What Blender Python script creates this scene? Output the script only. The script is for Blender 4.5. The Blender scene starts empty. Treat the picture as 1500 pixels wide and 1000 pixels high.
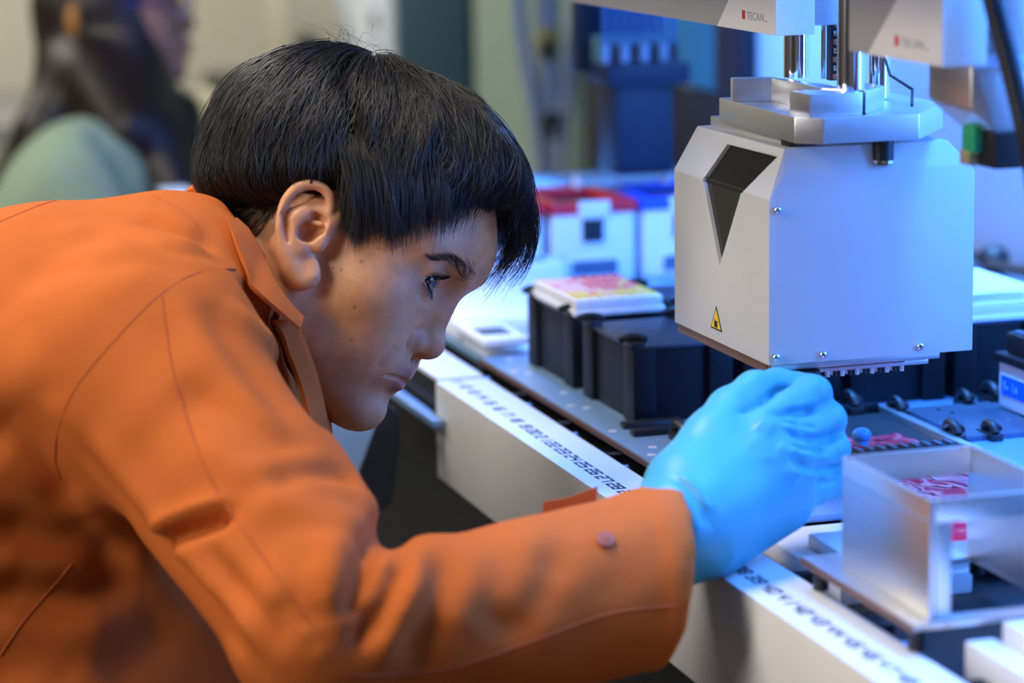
import bpy, bmesh, math, random
import numpy as np
from mathutils import Vector
from mathutils.bvhtree import BVHTree

# ------------------------------------------------------------------ camera, world, lights, exposure
scene = bpy.context.scene
COL = scene.collection
FPX, PITCH, YAW, ROLL = 3975.2, 0.183969, 0.298052, -0.016110
CAM = np.array([2.55495, -0.64850, 0.47605])     # metres; z = 0 is the top of the instrument's front rail, x runs along it
_h = np.array([-math.cos(YAW), math.sin(YAW), 0]); _r = np.array([math.sin(YAW), math.cos(YAW), 0]); _z = np.array([0, 0, 1.0])
FW = _h * math.cos(PITCH) - _z * math.sin(PITCH); _u = _h * math.sin(PITCH) + _z * math.cos(PITCH)
RT = _r * math.cos(ROLL) + _u * math.sin(ROLL); UP = _u * math.cos(ROLL) - _r * math.sin(ROLL)
from mathutils import Matrix
cam_data = bpy.data.cameras.new('camera'); cam = bpy.data.objects.new('camera', cam_data); COL.objects.link(cam)
M = Matrix.Identity(4)
for i in range(3):
    M[i][0], M[i][1], M[i][2], M[i][3] = RT[i], UP[i], -FW[i], CAM[i]
cam.matrix_world = M
cam_data.sensor_width = 36.0; cam_data.lens = 36.0 * FPX / 1500.0
cam_data.clip_start = 0.05; cam_data.clip_end = 60
cam_data.dof.use_dof = True; cam_data.dof.focus_distance = 1.985; cam_data.dof.aperture_fstop = 4.0
scene.camera = cam

world = bpy.data.worlds.new('world'); scene.world = world; world.use_nodes = True
world.node_tree.nodes['Background'].inputs[0].default_value = (0.55, 0.65, 0.8, 1)
world.node_tree.nodes['Background'].inputs[1].default_value = 0.10

def area(name, loc, target, size, size_y, power, color):
    d = bpy.data.lights.new(name, 'AREA'); d.shape = 'RECTANGLE'; d.size = size; d.size_y = size_y
    d.energy = power; d.color = color
    o = bpy.data.objects.new(name, d); COL.objects.link(o); o.location = loc
    o.rotation_euler = (Vector(target) - Vector(loc)).to_track_quat('-Z', 'Y').to_euler()
    return o
# ceiling panels of the lab, over the operator's side and over the far end of the room, plus an added side fill
area('ceiling_panel_light', (0.55, -0.64, 1.72), (0.75, -0.35, 0.1), 0.8, 0.4, 32, (1.0, 0.93, 0.85))
area('ceiling_panel_light', (1.45, -2.2, 1.45), (0.85, -0.2, 0.1), 0.8, 0.5, 20, (1.0, 0.94, 0.87))
area('side_fill_light', (1.3, -3.4, 0.8), (0.6, -0.5, 0.0), 1.2, 0.8, 30, (1.0, 0.94, 0.86))  # added fill for the jacket's flank, not a lamp of the lab
area('ceiling_panel_light', (-2.0, -1.6, 1.65), (-1.8, -0.6, -0.3), 1.8, 1.2, 44, (1.0, 0.95, 0.84))
area('ceiling_panel_light', (-3.6, 0.2, 1.6), (-3.9, 0.2, -0.9), 1.2, 1.2, 40, (1.0, 0.97, 0.84))
# blue strip lamps of the instrument: inside the hood's front edge, along its back wall and over its far end
area('instrument_strip_lamp', (1.05, 0.17, 0.785), (1.05, 0.42, 0.0), 2.0, 0.06, 33, (0.05, 0.27, 1.0)).data.spread = 1.85
area('instrument_strip_lamp', (1.22, 0.68, 0.45), (0.70, -0.05, 0.12), 0.10, 0.5, 8.0, (0.06, 0.24, 1.0))
area('instrument_strip_lamp', (0.60, 0.69, 0.79), (0.60, 0.75, 0.0), 2.8, 0.05, 30, (0.16, 0.42, 1.0)).data.spread = 1.3
area('instrument_strip_lamp', (-0.85, 0.45, 0.74), (-0.8, 0.45, 0.0), 1.0, 0.10, 22, (0.06, 0.34, 1.0)).data.spread = 1.2

vs = scene.view_settings
vs.view_transform = 'Standard'; vs.look = 'None'; vs.gamma = 1.0; vs.use_curve_mapping = False; vs.exposure = 0.0

# ------------------------------------------------------------------ helpers
def at(u, v, d):
    """point seen at pixel (u, v) of the 1500x1000 frame, d metres deep"""
    return CAM + (FW + RT * (u - 750) / FPX - UP * (v - 500) / FPX) * d
def px(P):
    d = np.asarray(P) - CAM; w = d @ FW
    return np.stack([750 + FPX * (d @ RT) / w, 500 - FPX * (d @ UP) / w], -1)
def ray(u, v):
    d = FW + RT * (u - 750) / FPX - UP * (v - 500) / FPX
    return d / np.linalg.norm(d)

ORIG = {}
def tag(o, label=None, cat=None, group=None, kind=None):
    if label: o['label'] = label
    if cat: o['category'] = cat
    if group: o['group'] = group
    if kind: o['kind'] = kind
    return o
def thing(name, base, label, cat, group=None, kind=None):
    o = bpy.data.objects.new(name, None); COL.objects.link(o); o.location = base; o.empty_display_size = 0.02
    ORIG[o.name] = np.array(base, float)
    return tag(o, label, cat, group, kind)
def raw(name, verts, faces, mats, parent=None, smooth=False, midx=None, base=None):
    verts = np.asarray(verts, float).reshape(-1, 3)
    if parent is not None:
        org = ORIG[parent.name]
    elif base is not None:
        org = np.array(base, float)
    else:
        org = np.array([(verts[:, 0].min() + verts[:, 0].max()) / 2, (verts[:, 1].min() + verts[:, 1].max()) / 2, verts[:, 2].min()])
    me = bpy.data.meshes.new(name)
    me.from_pydata((verts - org).tolist(), [], [list(map(int, f)) for f in faces] if not isinstance(faces, np.ndarray) else faces.tolist())
    for m in (mats if isinstance(mats, (list, tuple)) else [mats]):
        me.materials.append(m)
    if midx is not None:
        me.polygons.foreach_set('material_index', np.asarray(midx, np.int32))
    if smooth:
        me.polygons.foreach_set('use_smooth', [True] * len(me.polygons))
    me.update()
    o = bpy.data.objects.new(name, me); COL.objects.link(o)
    if parent is not None:
        o.parent = parent
    else:
        o.location = org
    ORIG[o.name] = org
    return o

class MB:
    """collects primitives of one part"""
    def __init__(s): s.v = []; s.f = []
    def add(s, v, f):
        n = len(s.v); s.v += [tuple(map(float, p)) for p in v]; s.f += [[i + n for i in q] for q in f]; return s
    def box(s, lo, hi, bev=0.0):
        bm = bmesh.new(); bmesh.ops.create_cube(bm, size=1.0)
        lo = np.minimum(lo, hi); hi = np.maximum(lo, hi)
        for v in bm.verts:
            v.co = Vector([(lo[i] + hi[i]) / 2 + v.co[i] * (hi[i] - lo[i]) for i in range(3)])
        if bev > 0:
            bmesh.ops.bevel(bm, geom=list(bm.edges), offset=bev, segments=2, affect='EDGES', profile=0.6)
        s.bm(bm); return s
    def bm(s, bm):
        bm.verts.index_update()
        s.add([v.co[:] for v in bm.verts], [[v.index for v in f.verts] for f in bm.faces]); bm.free()
    def hull(s, pts, bev=0.0):
        bm = bmesh.new()
        for p in pts: bm.verts.new(p)
        r = bmesh.ops.convex_hull(bm, input=bm.verts)
        junk = {e for e in r['geom_interior'] + r['geom_unused'] if isinstance(e, bmesh.types.BMVert) and e.is_valid}
        if junk: bmesh.ops.delete(bm, geom=list(junk), context='VERTS')
        bmesh.ops.dissolve_limit(bm, angle_limit=0.02, verts=bm.verts, edges=bm.edges)
        if bev > 0:
            bmesh.ops.bevel(bm, geom=list(bm.edges), offset=bev, segments=2, affect='EDGES', profile=0.6)
        bmesh.ops.recalc_face_normals(bm, faces=bm.faces)
        s.bm(bm); return s
    def cyl(s, a, b, r, r2=None, n=20, caps=True):
        a = np.array(a, float); b = np.array(b, float); r2 = r if r2 is None else r2
        d = b - a; d /= np.linalg.norm(d); e = np.cross(d, [0, 0, 1.0] if abs(d[2]) < .9 else [1.0, 0, 0]); e /= np.linalg.norm(e); g = np.cross(d, e)
        v = []
        for c, q in ((a, r), (b, r2)):
            for k in range(n):
                t = 2 * math.pi * k / n; v.append(c + q * (math.cos(t) * e + math.sin(t) * g))
        f = [[k, (k + 1) % n, n + (k + 1) % n, n + k] for k in range(n)]
        if caps: f += [list(range(n))[::-1], list(range(n, 2 * n))]
        return s.add(v, f)
    def tube(s, pts, r, n=8, caps=True):
        P = np.array(pts, float); m = len(P); r = np.full(m, r) if np.isscalar(r) else np.array(r)
        T = np.gradient(P, axis=0); T /= np.linalg.norm(T, axis=1)[:, None] + 1e-12
        e = np.cross(T[0], [0.1, 0.2, 1.0]); e /= np.linalg.norm(e); v = []
        for i in range(m):
            e = e - T[i] * (e @ T[i]); e /= np.linalg.norm(e); g = np.cross(T[i], e)
            for k in range(n):
                t = 2 * math.pi * k / n; v.append(P[i] + r[i] * (math.cos(t) * e + math.sin(t) * g))
        f = [[i * n + k, i * n + (k + 1) % n, (i + 1) * n + (k + 1) % n, (i + 1) * n + k] for i in range(m - 1) for k in range(n)]
        if caps: f += [list(range(n))[::-1], list(range((m - 1) * n, m * n))]
        return s.add(v, f)
    def prism(s, poly, d):
        """poly: planar 3-D outline, extruded by vector d"""
        n = len(poly); P = [np.array(p, float) for p in poly]; d = np.array(d, float)
        return s.add(P + [p + d for p in P], [list(range(n))[::-1], list(range(n, 2 * n))] + [[k, (k + 1) % n, n + (k + 1) % n, n + k] for k in range(n)])
    def ball(s, c, r, n=14):
        bm = bmesh.new(); bmesh.ops.create_uvsphere(bm, u_segments=n, v_segments=max(6, n * 2 // 3), radius=1.0)
        rr = np.array([r] * 3 if np.isscalar(r) else r)
        for v in bm.verts: v.co = Vector([c[i] + v.co[i] * rr[i] for i in range(3)])
        s.bm(bm); return s
    def build(s, name, mat, parent=None, smooth=False, base=None):
        o = raw(name, s.v, s.f, mat, parent, smooth, base=base)
        bm = bmesh.new(); bm.from_mesh(o.data); bmesh.ops.recalc_face_normals(bm, faces=bm.faces); bm.to_mesh(o.data); bm.free()
        if smooth:
            o.data.set_sharp_from_angle(angle=math.radians(40))
        return o
def rbox(name, lo, hi, mat, parent=None, bev=0.0015, base=None):
    return MB().box(lo, hi, bev).build(name, mat, parent, smooth=bev > 0, base=base)
def dup(o, delta, label=None, parent=None):
    """copy of a thing with its parts and sub-parts"""
    c = o.copy(); COL.objects.link(c); ORIG[c.name] = ORIG[o.name] + np.array(delta)
    if parent is None: c.location = Vector(o.location) + Vector(delta)
    else: c.parent = parent
    if label: c['label'] = label
    for ch in list(o.children):
        dup(ch, delta, None, c)
    return c

# ------------------------------------------------------------------ materials
def mat(name, color, rough=0.5, metal=0.0, noise=0.0, nscale=40.0, bump=0.0, bscale=200.0, stretch=None, **kw):
    m = bpy.data.materials.new(name); m.use_nodes = True; nt = m.node_tree; b = nt.nodes['Principled BSDF']
    b.inputs['Base Color'].default_value = (*color, 1); b.inputs['Roughness'].default_value = rough; b.inputs['Metallic'].default_value = metal
    for k, v in kw.items():
        b.inputs[k.replace('_', ' ')].default_value = v
    tc = nt.nodes.new('ShaderNodeTexCoord'); mp = nt.nodes.new('ShaderNodeMapping'); nt.links.new(tc.outputs['Object'], mp.inputs[0])
    if stretch: mp.inputs['Scale'].default_value = stretch
    if noise > 0:
        n = nt.nodes.new('ShaderNodeTexNoise'); n.inputs['Scale'].default_value = nscale; n.inputs['Detail'].default_value = 4
        nt.links.new(mp.outputs[0], n.inputs[0])
        mx = nt.nodes.new('ShaderNodeMix'); mx.data_type = 'RGBA'
        mx.inputs[6].default_value = (*[c * (1 - noise) for c in color], 1); mx.inputs[7].default_value = (*[min(1, c * (1 + noise)) for c in color], 1)
        nt.links.new(n.outputs[0], mx.inputs[0]); nt.links.new(mx.outputs[2], b.inputs['Base Color'])
        mr = nt.nodes.new('ShaderNodeMapRange'); mr.inputs[3].default_value = max(0, rough - noise * .4); mr.inputs[4].default_value = min(1, rough + noise * .4)
        nt.links.new(n.outputs[0], mr.inputs[0]); nt.links.new(mr.outputs[0], b.inputs['Roughness'])
    if bump > 0:
        n2 = nt.nodes.new('ShaderNodeTexNoise'); n2.inputs['Scale'].default_value = bscale; n2.inputs['Detail'].default_value = 3
        nt.links.new(mp.outputs[0], n2.inputs[0])
        bp = nt.nodes.new('ShaderNodeBump'); bp.inputs['Strength'].default_value = bump; bp.inputs['Distance'].default_value = 0.001
        nt.links.new(n2.outputs[0], bp.inputs['Height']); nt.links.new(bp.outputs[0], b.inputs['Normal'])
    return m
M_white = mat('white_painted_metal', (0.71, 0.70, 0.68), 0.42, noise=0.03, nscale=20, bump=0.05, bscale=900)
M_head = mat('light_grey_housing', (0.56, 0.555, 0.54), 0.45, noise=0.02, nscale=30, bump=0.04, bscale=1200)
M_cover = mat('cream_arm_cover', (0.90, 0.86, 0.78), 0.45, noise=0.02)
M_coverdk = mat('grey_arm_cover', (0.42, 0.40, 0.37), 0.5, noise=0.02)
M_alu = mat('machined_aluminium', (0.74, 0.74, 0.74), 0.34, 0.9, noise=0.06, nscale=60, bump=0.08, bscale=300, stretch=(0.15, 1, 4))
M_deck = mat('anodised_deck_bluelit', (0.22, 0.38, 0.60), 0.38, 0.45, noise=0.10, nscale=50, bump=0.06, bscale=260, stretch=(0.3, 1, 1))  # blue of the lamps and reflections painted into the base colour
M_deckdk = mat('dark_anodised_plate', (0.11, 0.14, 0.19), 0.4, 0.5, noise=0.12, nscale=60)
M_chrome = mat('chrome', (0.82, 0.82, 0.82), 0.12, 1.0, noise=0.02)
M_brown = mat('copper_edge', (0.20, 0.11, 0.08), 0.5, 0.3, noise=0.1)
M_black = mat('black_plastic', (0.012, 0.012, 0.014), 0.42, noise=0.15, nscale=80)
M_tower = mat('black_carrier', (0.006, 0.007, 0.010), 0.5, 0.0, noise=0.12, nscale=60, bump=0.05, bscale=500, Specular_IOR_Level=0.25)
M_void = mat('dark_cabinet', (0.010, 0.010, 0.012), 0.6, noise=0.1)
M_ink = mat('printed_ink', (0.015, 0.016, 0.02), 0.5, noise=0.05)
M_wplastic = mat('white_plastic', (0.80, 0.80, 0.80), 0.35, noise=0.02)
M_red = mat('red_plastic', (0.75, 0.015, 0.03), 0.35, noise=0.06)
M_blue = mat('blue_plastic', (0.02, 0.09, 0.75), 0.35, noise=0.06)
M_yellow = mat('yellow_sticker', (0.85, 0.55, 0.02), 0.4, noise=0.04)
M_glassdk = mat('dark_window', (0.012, 0.012, 0.012), 0.06, noise=0.02)
M_nesttop = mat('blue_black_top', (0.03, 0.042, 0.065), 0.38, 0.3, noise=0.12, nscale=60)
M_clear = mat('clear_acrylic', (0.8, 0.9, 1.0), 0.08, noise=0.01, Transmission_Weight=0.9)
# ------------------------------------------------------------------ the room
M_floor = mat('lab_floor', (0.10, 0.10, 0.11), 0.5, noise=0.15, nscale=8)
M_wall = mat('cream_wall', (0.66, 0.62, 0.50), 0.8, noise=0.03, nscale=5, bump=0.05)
M_wall2 = mat('pale_wall', (0.26, 0.25, 0.24), 0.8, noise=0.03, nscale=5, bump=0.05)
tag(rbox('floor', (-5.2, -4.0, -1.0), (4.0, 3.2, -0.95), M_floor, bev=0), kind='structure')
tag(rbox('wall_far', (-5.2, -4.0, -0.95), (-5.08, 3.2, 1.8), M_wall, bev=0), kind='structure')
tag(rbox('wall_right', (-5.08, 3.08, -0.95), (4.0, 3.2, 1.8), M_wall2, bev=0), kind='structure')
tag(rbox('wall_left', (-5.08, -4.0, -0.95), (4.0, -3.88, 1.8), M_wall2, bev=0), kind='structure')
tag(rbox('wall_near', (3.88, -3.88, -0.95), (4.0, 3.08, 1.8), M_wall2, bev=0), kind='structure')
tag(rbox('ceiling', (-5.2, -4.0, 1.8), (4.0, 3.2, 1.9), mat('ceiling_white', (0.22, 0.22, 0.22), 0.9, noise=0.02), bev=0), kind='structure')
tag(rbox('baseboard_far', (-5.08, -3.88, -0.95), (-5.06, 3.08, -0.85), M_black, bev=0), kind='structure')
# ------------------------------------------------------------------ the liquid handling workstation
ws = thing('workstation', (0.6, 0.35, -0.95), 'long white liquid handling workstation with numbered front rail', 'lab instrument')
rbox('cabinet', (-1.25, 0.22, -0.95), (2.1, 0.78, -0.10), M_void, ws, bev=0.004)
rbox('deck_bed', (-1.25, 0.045, -0.10), (2.1, 0.78, -0.018), M_void, ws, bev=0)
fr = MB().box((0.266, -0.018, -0.088), (1.95, 0.030, 0.0), 0.003).build('front_rail', M_white, ws, True)
# far end of the rail: a dark module with a white top
MB().box((-1.2, -0.012, -0.088), (0.258, 0.030, -0.004), 0.003).build('end_module', M_black, ws, True)
MB().box((-1.2, -0.0125, -0.004), (0.258, 0.030, 0.0), 0.001).build('end_module_top', M_white, ws, True)
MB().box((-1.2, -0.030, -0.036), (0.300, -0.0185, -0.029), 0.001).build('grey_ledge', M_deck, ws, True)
MB().box((0.262, 0.030, -0.030), (1.95, 0.046, -0.012), 0.0).build('rail_groove', M_black, ws)
# little brackets and screws under the plate edge, visible in the groove
for i, x in enumerate(np.arange(0.20, 1.30, 0.125)):
    MB().box((x, 0.036, -0.012), (x + 0.010, 0.047, -0.004), 0.001).build('plate_bracket', M_tower, ws, True)
for i, x in enumerate(np.arange(0.24, 1.30, 0.125)):
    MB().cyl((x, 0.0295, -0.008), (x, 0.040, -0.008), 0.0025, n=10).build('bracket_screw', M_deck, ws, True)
# the rail's numbers: strokes of a square technical face, 25 mm apart
SEG = {'0': 'abcdef', '1': 'bc', '2': 'abged', '3': 'abgcd', '4': 'fgbc', '5': 'afgcd', '6': 'afgedc', '7': 'abc', '8': 'abcdefg', '9': 'abcdfg'}
def digit(mb, ch, x0, y0, w, h, t, z, th):
    a = {'a': (x0, y0 + h - t, x0 + w, y0 + h), 'd': (x0, y0, x0 + w, y0 + t), 'g': (x0, y0 + h / 2 - t / 2, x0 + w, y0 + h / 2 + t / 2),
         'f': (x0, y0 + h / 2, x0 + t, y0 + h), 'b': (x0 + w - t, y0 + h / 2, x0 + w, y0 + h), 'e': (x0, y0, x0 + t, y0 + h / 2), 'c': (x0 + w - t, y0, x0 + w, y0 + h / 2)}
    for k in SEG[ch]:
        q = a[k]; mb.box((q[0], q[1], z), (q[2], q[3], z + th))
for n in range(11, 62):
    mb = MB(); x = 0.025 * n
    for k, ch in enumerate(str(n)):
        digit(mb, ch, x - 0.0098 + k * 0.0106, -0.005, 0.0086, 0.0105, 0.0020, 0.0, 0.0002)
    mb.build('rail_number', M_ink, fr)
# aluminium deck plate with its edge and dowel holes
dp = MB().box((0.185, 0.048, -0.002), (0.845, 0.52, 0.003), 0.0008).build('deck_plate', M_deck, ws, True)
MB().box((0.185, 0.0468, -0.003), (0.845, 0.0482, 0.0014)).build('plate_edge', M_brown, ws)
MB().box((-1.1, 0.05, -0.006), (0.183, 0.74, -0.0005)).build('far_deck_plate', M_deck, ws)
MB().box((0.907, 0.52, -0.006), (2.0, 0.74, 0.0)).build('right_deck_plate', M_deckdk, ws)
MB().box((-1.1, 0.52, -0.004), (0.906, 0.74, 0.001)).build('rear_deck_plate', M_deckdk, ws)
holes = [(0.211, .069), (.267, .056), (.280, .066), (.373, .068), (.427, .056), (.440, .066), (.534, .056), (.60, .066), (.625, .056), (.655, .066), (.6, .085), (.64, .09), (.68, .08)]
for (x, y) in holes:
    h = MB().cyl((x, y, 0.0028), (x, y, 0.0036), 0.0034, n=14).build('dowel_ring', M_wplastic, dp, True)
    MB().cyl((x, y, 0.0034), (x, y, 0.0040), 0.0016, n=10).build('dowel_hole', M_alu, dp, True)
# white carrier bars on the near right of the deck
for i, (x0, x1, y0, y1, zt) in enumerate([(0.850, 0.995, 0.050, 0.145, -0.002), (0.905, 0.993, 0.066, 0.145, 0.008), (1.172, 1.9, 0.05, 0.069, 0.010), (1.18, 1.9, 0.07, 0.105, 0.022)]):
    tag(MB().box((x0, y0, -0.018 if i != 1 else -0.0019), (x1, y1, zt), 0.002).build('white_carrier_bar', M_white, None, True),
        ['thin white bar on the deck below the gloved hand', 'white block on the deck between glove and metal frame', 'low white bar in the bottom right corner', 'stepped white block in the bottom right corner'][i], 'bar')
ib = thing('instrument_enclosure', (0.2, 0.80, -0.1), 'pale blue back wall and added unseen hood of the instrument, behind the robot head', 'enclosure')
# instrument frame: back panels with the blue glow put into their colours, far uprights
M_pblue = mat('pale_blue_panel', (0.62, 0.74, 0.90), 0.5, noise=0.02)
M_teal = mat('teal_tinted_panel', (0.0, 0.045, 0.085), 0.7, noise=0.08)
M_green = mat('sea_green_panel', (0.34, 0.46, 0.38), 0.5, noise=0.05)
M_cyan = mat('cyan_panel', (0.03, 0.30, 0.50), 0.4, noise=0.06)
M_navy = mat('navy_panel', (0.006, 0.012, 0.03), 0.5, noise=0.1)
def bpanel(x0, x1, z0, z1, m, y=0.75, name='back_panel', t=0.012):
    return MB().box((x0, y + .035, z0), (x1, y + .035 + t, z1), 0.002).build(name, m, ib, True)
bpanel(-0.935, 2.05, -0.1, 0.95, M_pblue)
bpanel(-1.06, -0.94, -0.1, 0.95, M_navy, y=0.735, name='dark_upright', t=0.03)
bpanel(-1.66, -1.065, 0.11, 0.95, M_cyan)
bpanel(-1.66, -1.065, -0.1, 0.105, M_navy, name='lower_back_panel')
# tall cabinets of the lab beyond the instrument
def cabinet(name, x0, x1, y0, y1, m, label, ztop=1.2):
    c = thing(name, ((x0 + x1) / 2, (y0 + y1) / 2, -0.95), label, 'cabinet')
    MB().box((x0, y0, -0.95), (x1, y1, ztop), 0.004).build('body', m, c, True)
    MB().box((x0 + 0.01, y0 - 0.012, -0.85), (x1 - 0.01, y0, ztop - 0.02), 0.003).build('door', m, c, True)
    MB().box((x1 - 0.05, y0 - 0.03, -0.2), (x1 - 0.035, y0 - 0.012, 0.0), 0.003).build('handle', M_alu, c, True)
    return c
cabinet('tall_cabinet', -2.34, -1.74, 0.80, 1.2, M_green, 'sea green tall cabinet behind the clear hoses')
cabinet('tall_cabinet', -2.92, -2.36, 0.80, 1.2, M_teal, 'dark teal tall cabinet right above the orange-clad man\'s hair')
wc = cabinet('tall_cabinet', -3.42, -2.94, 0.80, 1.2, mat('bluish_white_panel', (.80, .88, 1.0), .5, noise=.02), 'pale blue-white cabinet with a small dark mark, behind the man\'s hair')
for z0, z1 in ((0.075, 0.115), (0.04, 0.05)):
    MB().box((-3.09, 0.784, z0), (-3.05, 0.788, z1), 0.0).build('dark_mark', M_ink, wc)

# unseen hood over the deck, added to block ceiling light; it carries the strip lamps
hd = ib
MB().box((-1.25, -0.03, 0.80), (2.05, 0.84, 0.83), 0.004).build('roof', M_white, hd, True)
MB().box((-1.25, -0.03, 0.415), (2.05, -0.015, 0.80), 0.003).build('hood_front_shade', M_teal, hd, True)
for x in (-1.22, 2.0):
    MB().box((x - .02, 0.79, -0.10), (x + .02, 0.835, 0.80), 0.003).build('rear_post', M_alu, hd, True)
# ------------------------------------------------------------------ black carriers (nests) on the deck
def nest(x0, x1, y0, y1, zt, label, clips=True):
    t = thing('plate_nest', ((x0 + x1) / 2, (y0 + y1) / 2, 0.003), label, 'plate carrier', 'black plate carriers on the deck')
    w = x1 - x0
    body = MB().box((x0 + 0.006, y0 + 0.004, 0.003), (x1 - 0.006, y1, zt), 0.0012).build('body', M_tower, t, True)
    for a in (x0, x1 - 0.026):
        MB().box((a, y0, 0.003), (a + 0.026, y0 + 0.02, zt), 0.002).build('corner_column', M_tower, t, True)
        MB().box((a, y1 - 0.02, 0.003), (a + 0.026, y1 + 0.001, zt), 0.002).build('corner_column', M_tower, t, True)
    MB().box((x0 + 0.002, y0 + 0.002, zt - 0.002), (x1 - 0.002, y1 - 0.001, zt + 0.0012), 0.001).build('top_plate', M_nesttop, t, True)
    if clips:
        for (a, b) in ((x0 + 0.012, y0 + 0.004), (x1 - 0.012, y0 + 0.004), (x0 + 0.012, y1 - 0.004), (x1 - 0.012, y1 - 0.004)):
            clip(t, a, b, zt + 0.001)
    return t
def clip(par, x, y, z):
    """springy retaining clip: foot, two lobes"""
    m = MB().box((x - 0.010, y - 0.005, z), (x + 0.010, y + 0.007, z + 0.004), 0.001)
    P = [(x + 0.004 * math.sin(a), y + 0.011 * a, z + 0.004 + 0.0035 * abs(math.cos(a * 1.5))) for a in np.linspace(-1.0, 1.0, 11)]
    m.tube(P, 0.0032, n=8)
    m.ball((x - 0.007, y + 0.003, z + 0.0045), (0.003, 0.004, 0.0035), 10)
    m.build('retaining_clip', M_black, par, True)
ROWX = [(0.232, 0.362), (0.388, 0.518)]
COLY = [(0.080, 0.166), (0.176, 0.262), (0.272, 0.358), (0.368, 0.454)]
names = ['nearest the rail', 'second from the rail', 'third from the rail', 'farthest from the rail']
for j, (y0, y1) in enumerate(COLY):
    nest(*ROWX[1], y0, y1, 0.0655, 'black plate carrier in the front row, ' + names[j])
    nest(*ROWX[0], y0, y1, 0.0655, 'black plate carrier in the row behind, ' + names[j])

# ------------------------------------------------------------------ microplates
M_bag = mat('red_film', (0.55, 0.01, 0.05), 0.15, noise=0.2, nscale=60, bump=0.25, bscale=60, Coat_Weight=0.3)
def plate_body(t, x0, x1, y0, y1, z, h, m):
    MB().box((x0, y0, z), (x1, y1, z + 0.005), 0.0015).build('skirt', m, t, True)
    MB().box((x0 + 0.002, y0 + 0.002, z + 0.005), (x1 - 0.002, y1 - 0.002, z + h), 0.0015).build('body', m, t, True)
mp = thing('microplate', (0.304, 0.122, 0.0675), 'white microplate with red and yellow wells on a black carrier', 'microplate')
plate_body(mp, 0.243, 0.368, 0.080, 0.164, 0.0672, 0.0145, M_wplastic)
M_wr = mat('red_orange_wells', (0.80, 0.10, 0.05), 0.4, noise=0.2, nscale=300); M_wy = mat('yellow_wells', (0.85, 0.55, 0.04), 0.4, noise=0.2, nscale=300); M_wp = mat('pale_pink_wells', (0.85, 0.42, 0.34), 0.4, noise=0.2, nscale=300)
rnd = random.Random(3)
wellm = {}
for i in range(12):
    for j in range(8):
        x = 0.254 + i * 0.0093; y = 0.0885 + j * 0.0097
        m = M_wr if j > 2 and i < 8 else (M_wy if i > 7 else M_wp)
        if rnd.random() < .16: m = rnd.choice([M_wr, M_wy, M_wp])
        if m.name not in wellm:
            o = MB().cyl((0, 0, 0), (0, 0, 0.0011), 0.0041, n=10).build('well', m, None, True)
            wellm[m.name] = o.data; bpy.data.objects.remove(o)
        o = bpy.data.objects.new('well', wellm[m.name]); COL.objects.link(o); o.parent = mp
        o.location = (x - 0.304, y - 0.122, 0.0812 - 0.0675 + 0.0003); ORIG[o.name] = ORIG[mp.name]
# long white plate stack at the right behind the robot head
wt = thing('white_reservoir', (0.44, 0.41, 0.074), 'white low plate with gridded lid right of the grey robot head', 'microplate')
plate_body(wt, 0.388, 0.518, 0.366, 0.456, 0.067, 0.016, M_wplastic)
for i in range(8):
    MB().box((0.392 + i * 0.0155, 0.370, 0.0898), (0.405 + i * 0.0155, 0.452, 0.0908), 0.0004).build('lid_rib', M_wplastic, wt)

# tip boxes with coloured lids in the far corner
def tip_box(x0, y0, m, label, grp):
    x1, y1, zt = x0 + 0.13, y0 + 0.095, 0.075
    t = thing('tip_box', (x0 + .065, y0 + .0475, 0.0), label, 'tip box', grp)
    MB().box((x0, y0, 0.0), (x1, y1, zt), 0.004).build('body', M_wplastic, t, True)
    # windows in the two visible sides
    f = MB().box((x1, y0 + 0.030, zt - 0.034), (x1 + 0.002, y0 + 0.062, zt - 0.003), 0.0006).build('window_frame', M_wplastic, t, True)
    MB().box((x1 + 0.001, y0 + 0.034, zt - 0.031), (x1 + 0.003, y0 + 0.058, zt - 0.006)).build('dark_opening', M_void, f)
    g = MB().box((x1, y0 + 0.018, 0.006), (x1 + 0.002, y0 + 0.078, 0.026), 0.0006).build('foot_recess_frame', M_wplastic, t, True)
    MB().box((x1 + 0.001, y0 + 0.022, 0.008), (x1 + 0.003, y0 + 0.074, 0.024)).build('foot_recess', M_deckdk, g)
    h = MB().box((x0 + 0.04, y0 - 0.002, zt - 0.034), (x0 + 0.09, y0, zt - 0.006), 0.0006).build('side_window_frame', M_wplastic, t, True)
    MB().box((x0 + 0.045, y0 - 0.003, zt - 0.030), (x0 + 0.085, y0 - 0.001, zt - 0.010)).build('side_opening', M_void, h)
    # open coloured lid frame
    r = MB()
    for lo, hi in (((x0 - .002, y0 - .002, zt), (x1 + .002, y0 + .014, zt + .012)), ((x0 - .002, y1 - .014, zt), (x1 + .002, y1 + .002, zt + .012)),
                   ((x0 - .002, y0 + .014, zt), (x0 + .014, y1 - .014, zt + .014)), ((x1 - .014, y0 + .014, zt), (x1 + .002, y1 - .014, zt + .012))):
        r.box(lo, hi, 0.001)
    r.build('lid_frame', m, t, True)
    MB().box((x0 + .014, y0 + .014, zt), (x1 - .014, y1 - .014, zt + .003)).build('tip_tray', M_void, t)
    MB().box((x1 - .004, y0 + .030, zt - .004), (x1 + .004, y0 + .066, zt + .013), 0.002).build('latch', M_wplastic, t, True)
    MB().cyl((x0 + .01, y0 + .07, zt + .012), (x0 + .01, y0 + .07, zt + .026), 0.006, n=12).build('lid_stud', M_wplastic, t, True)
    return t
tip_box(-0.325, 0.243, M_red, 'white tip box with an open red lid frame', 'tip boxes in the far corner')
tip_box(-0.325, 0.348, M_blue, 'white tip box with an open blue lid frame', 'tip boxes in the far corner')
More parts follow.
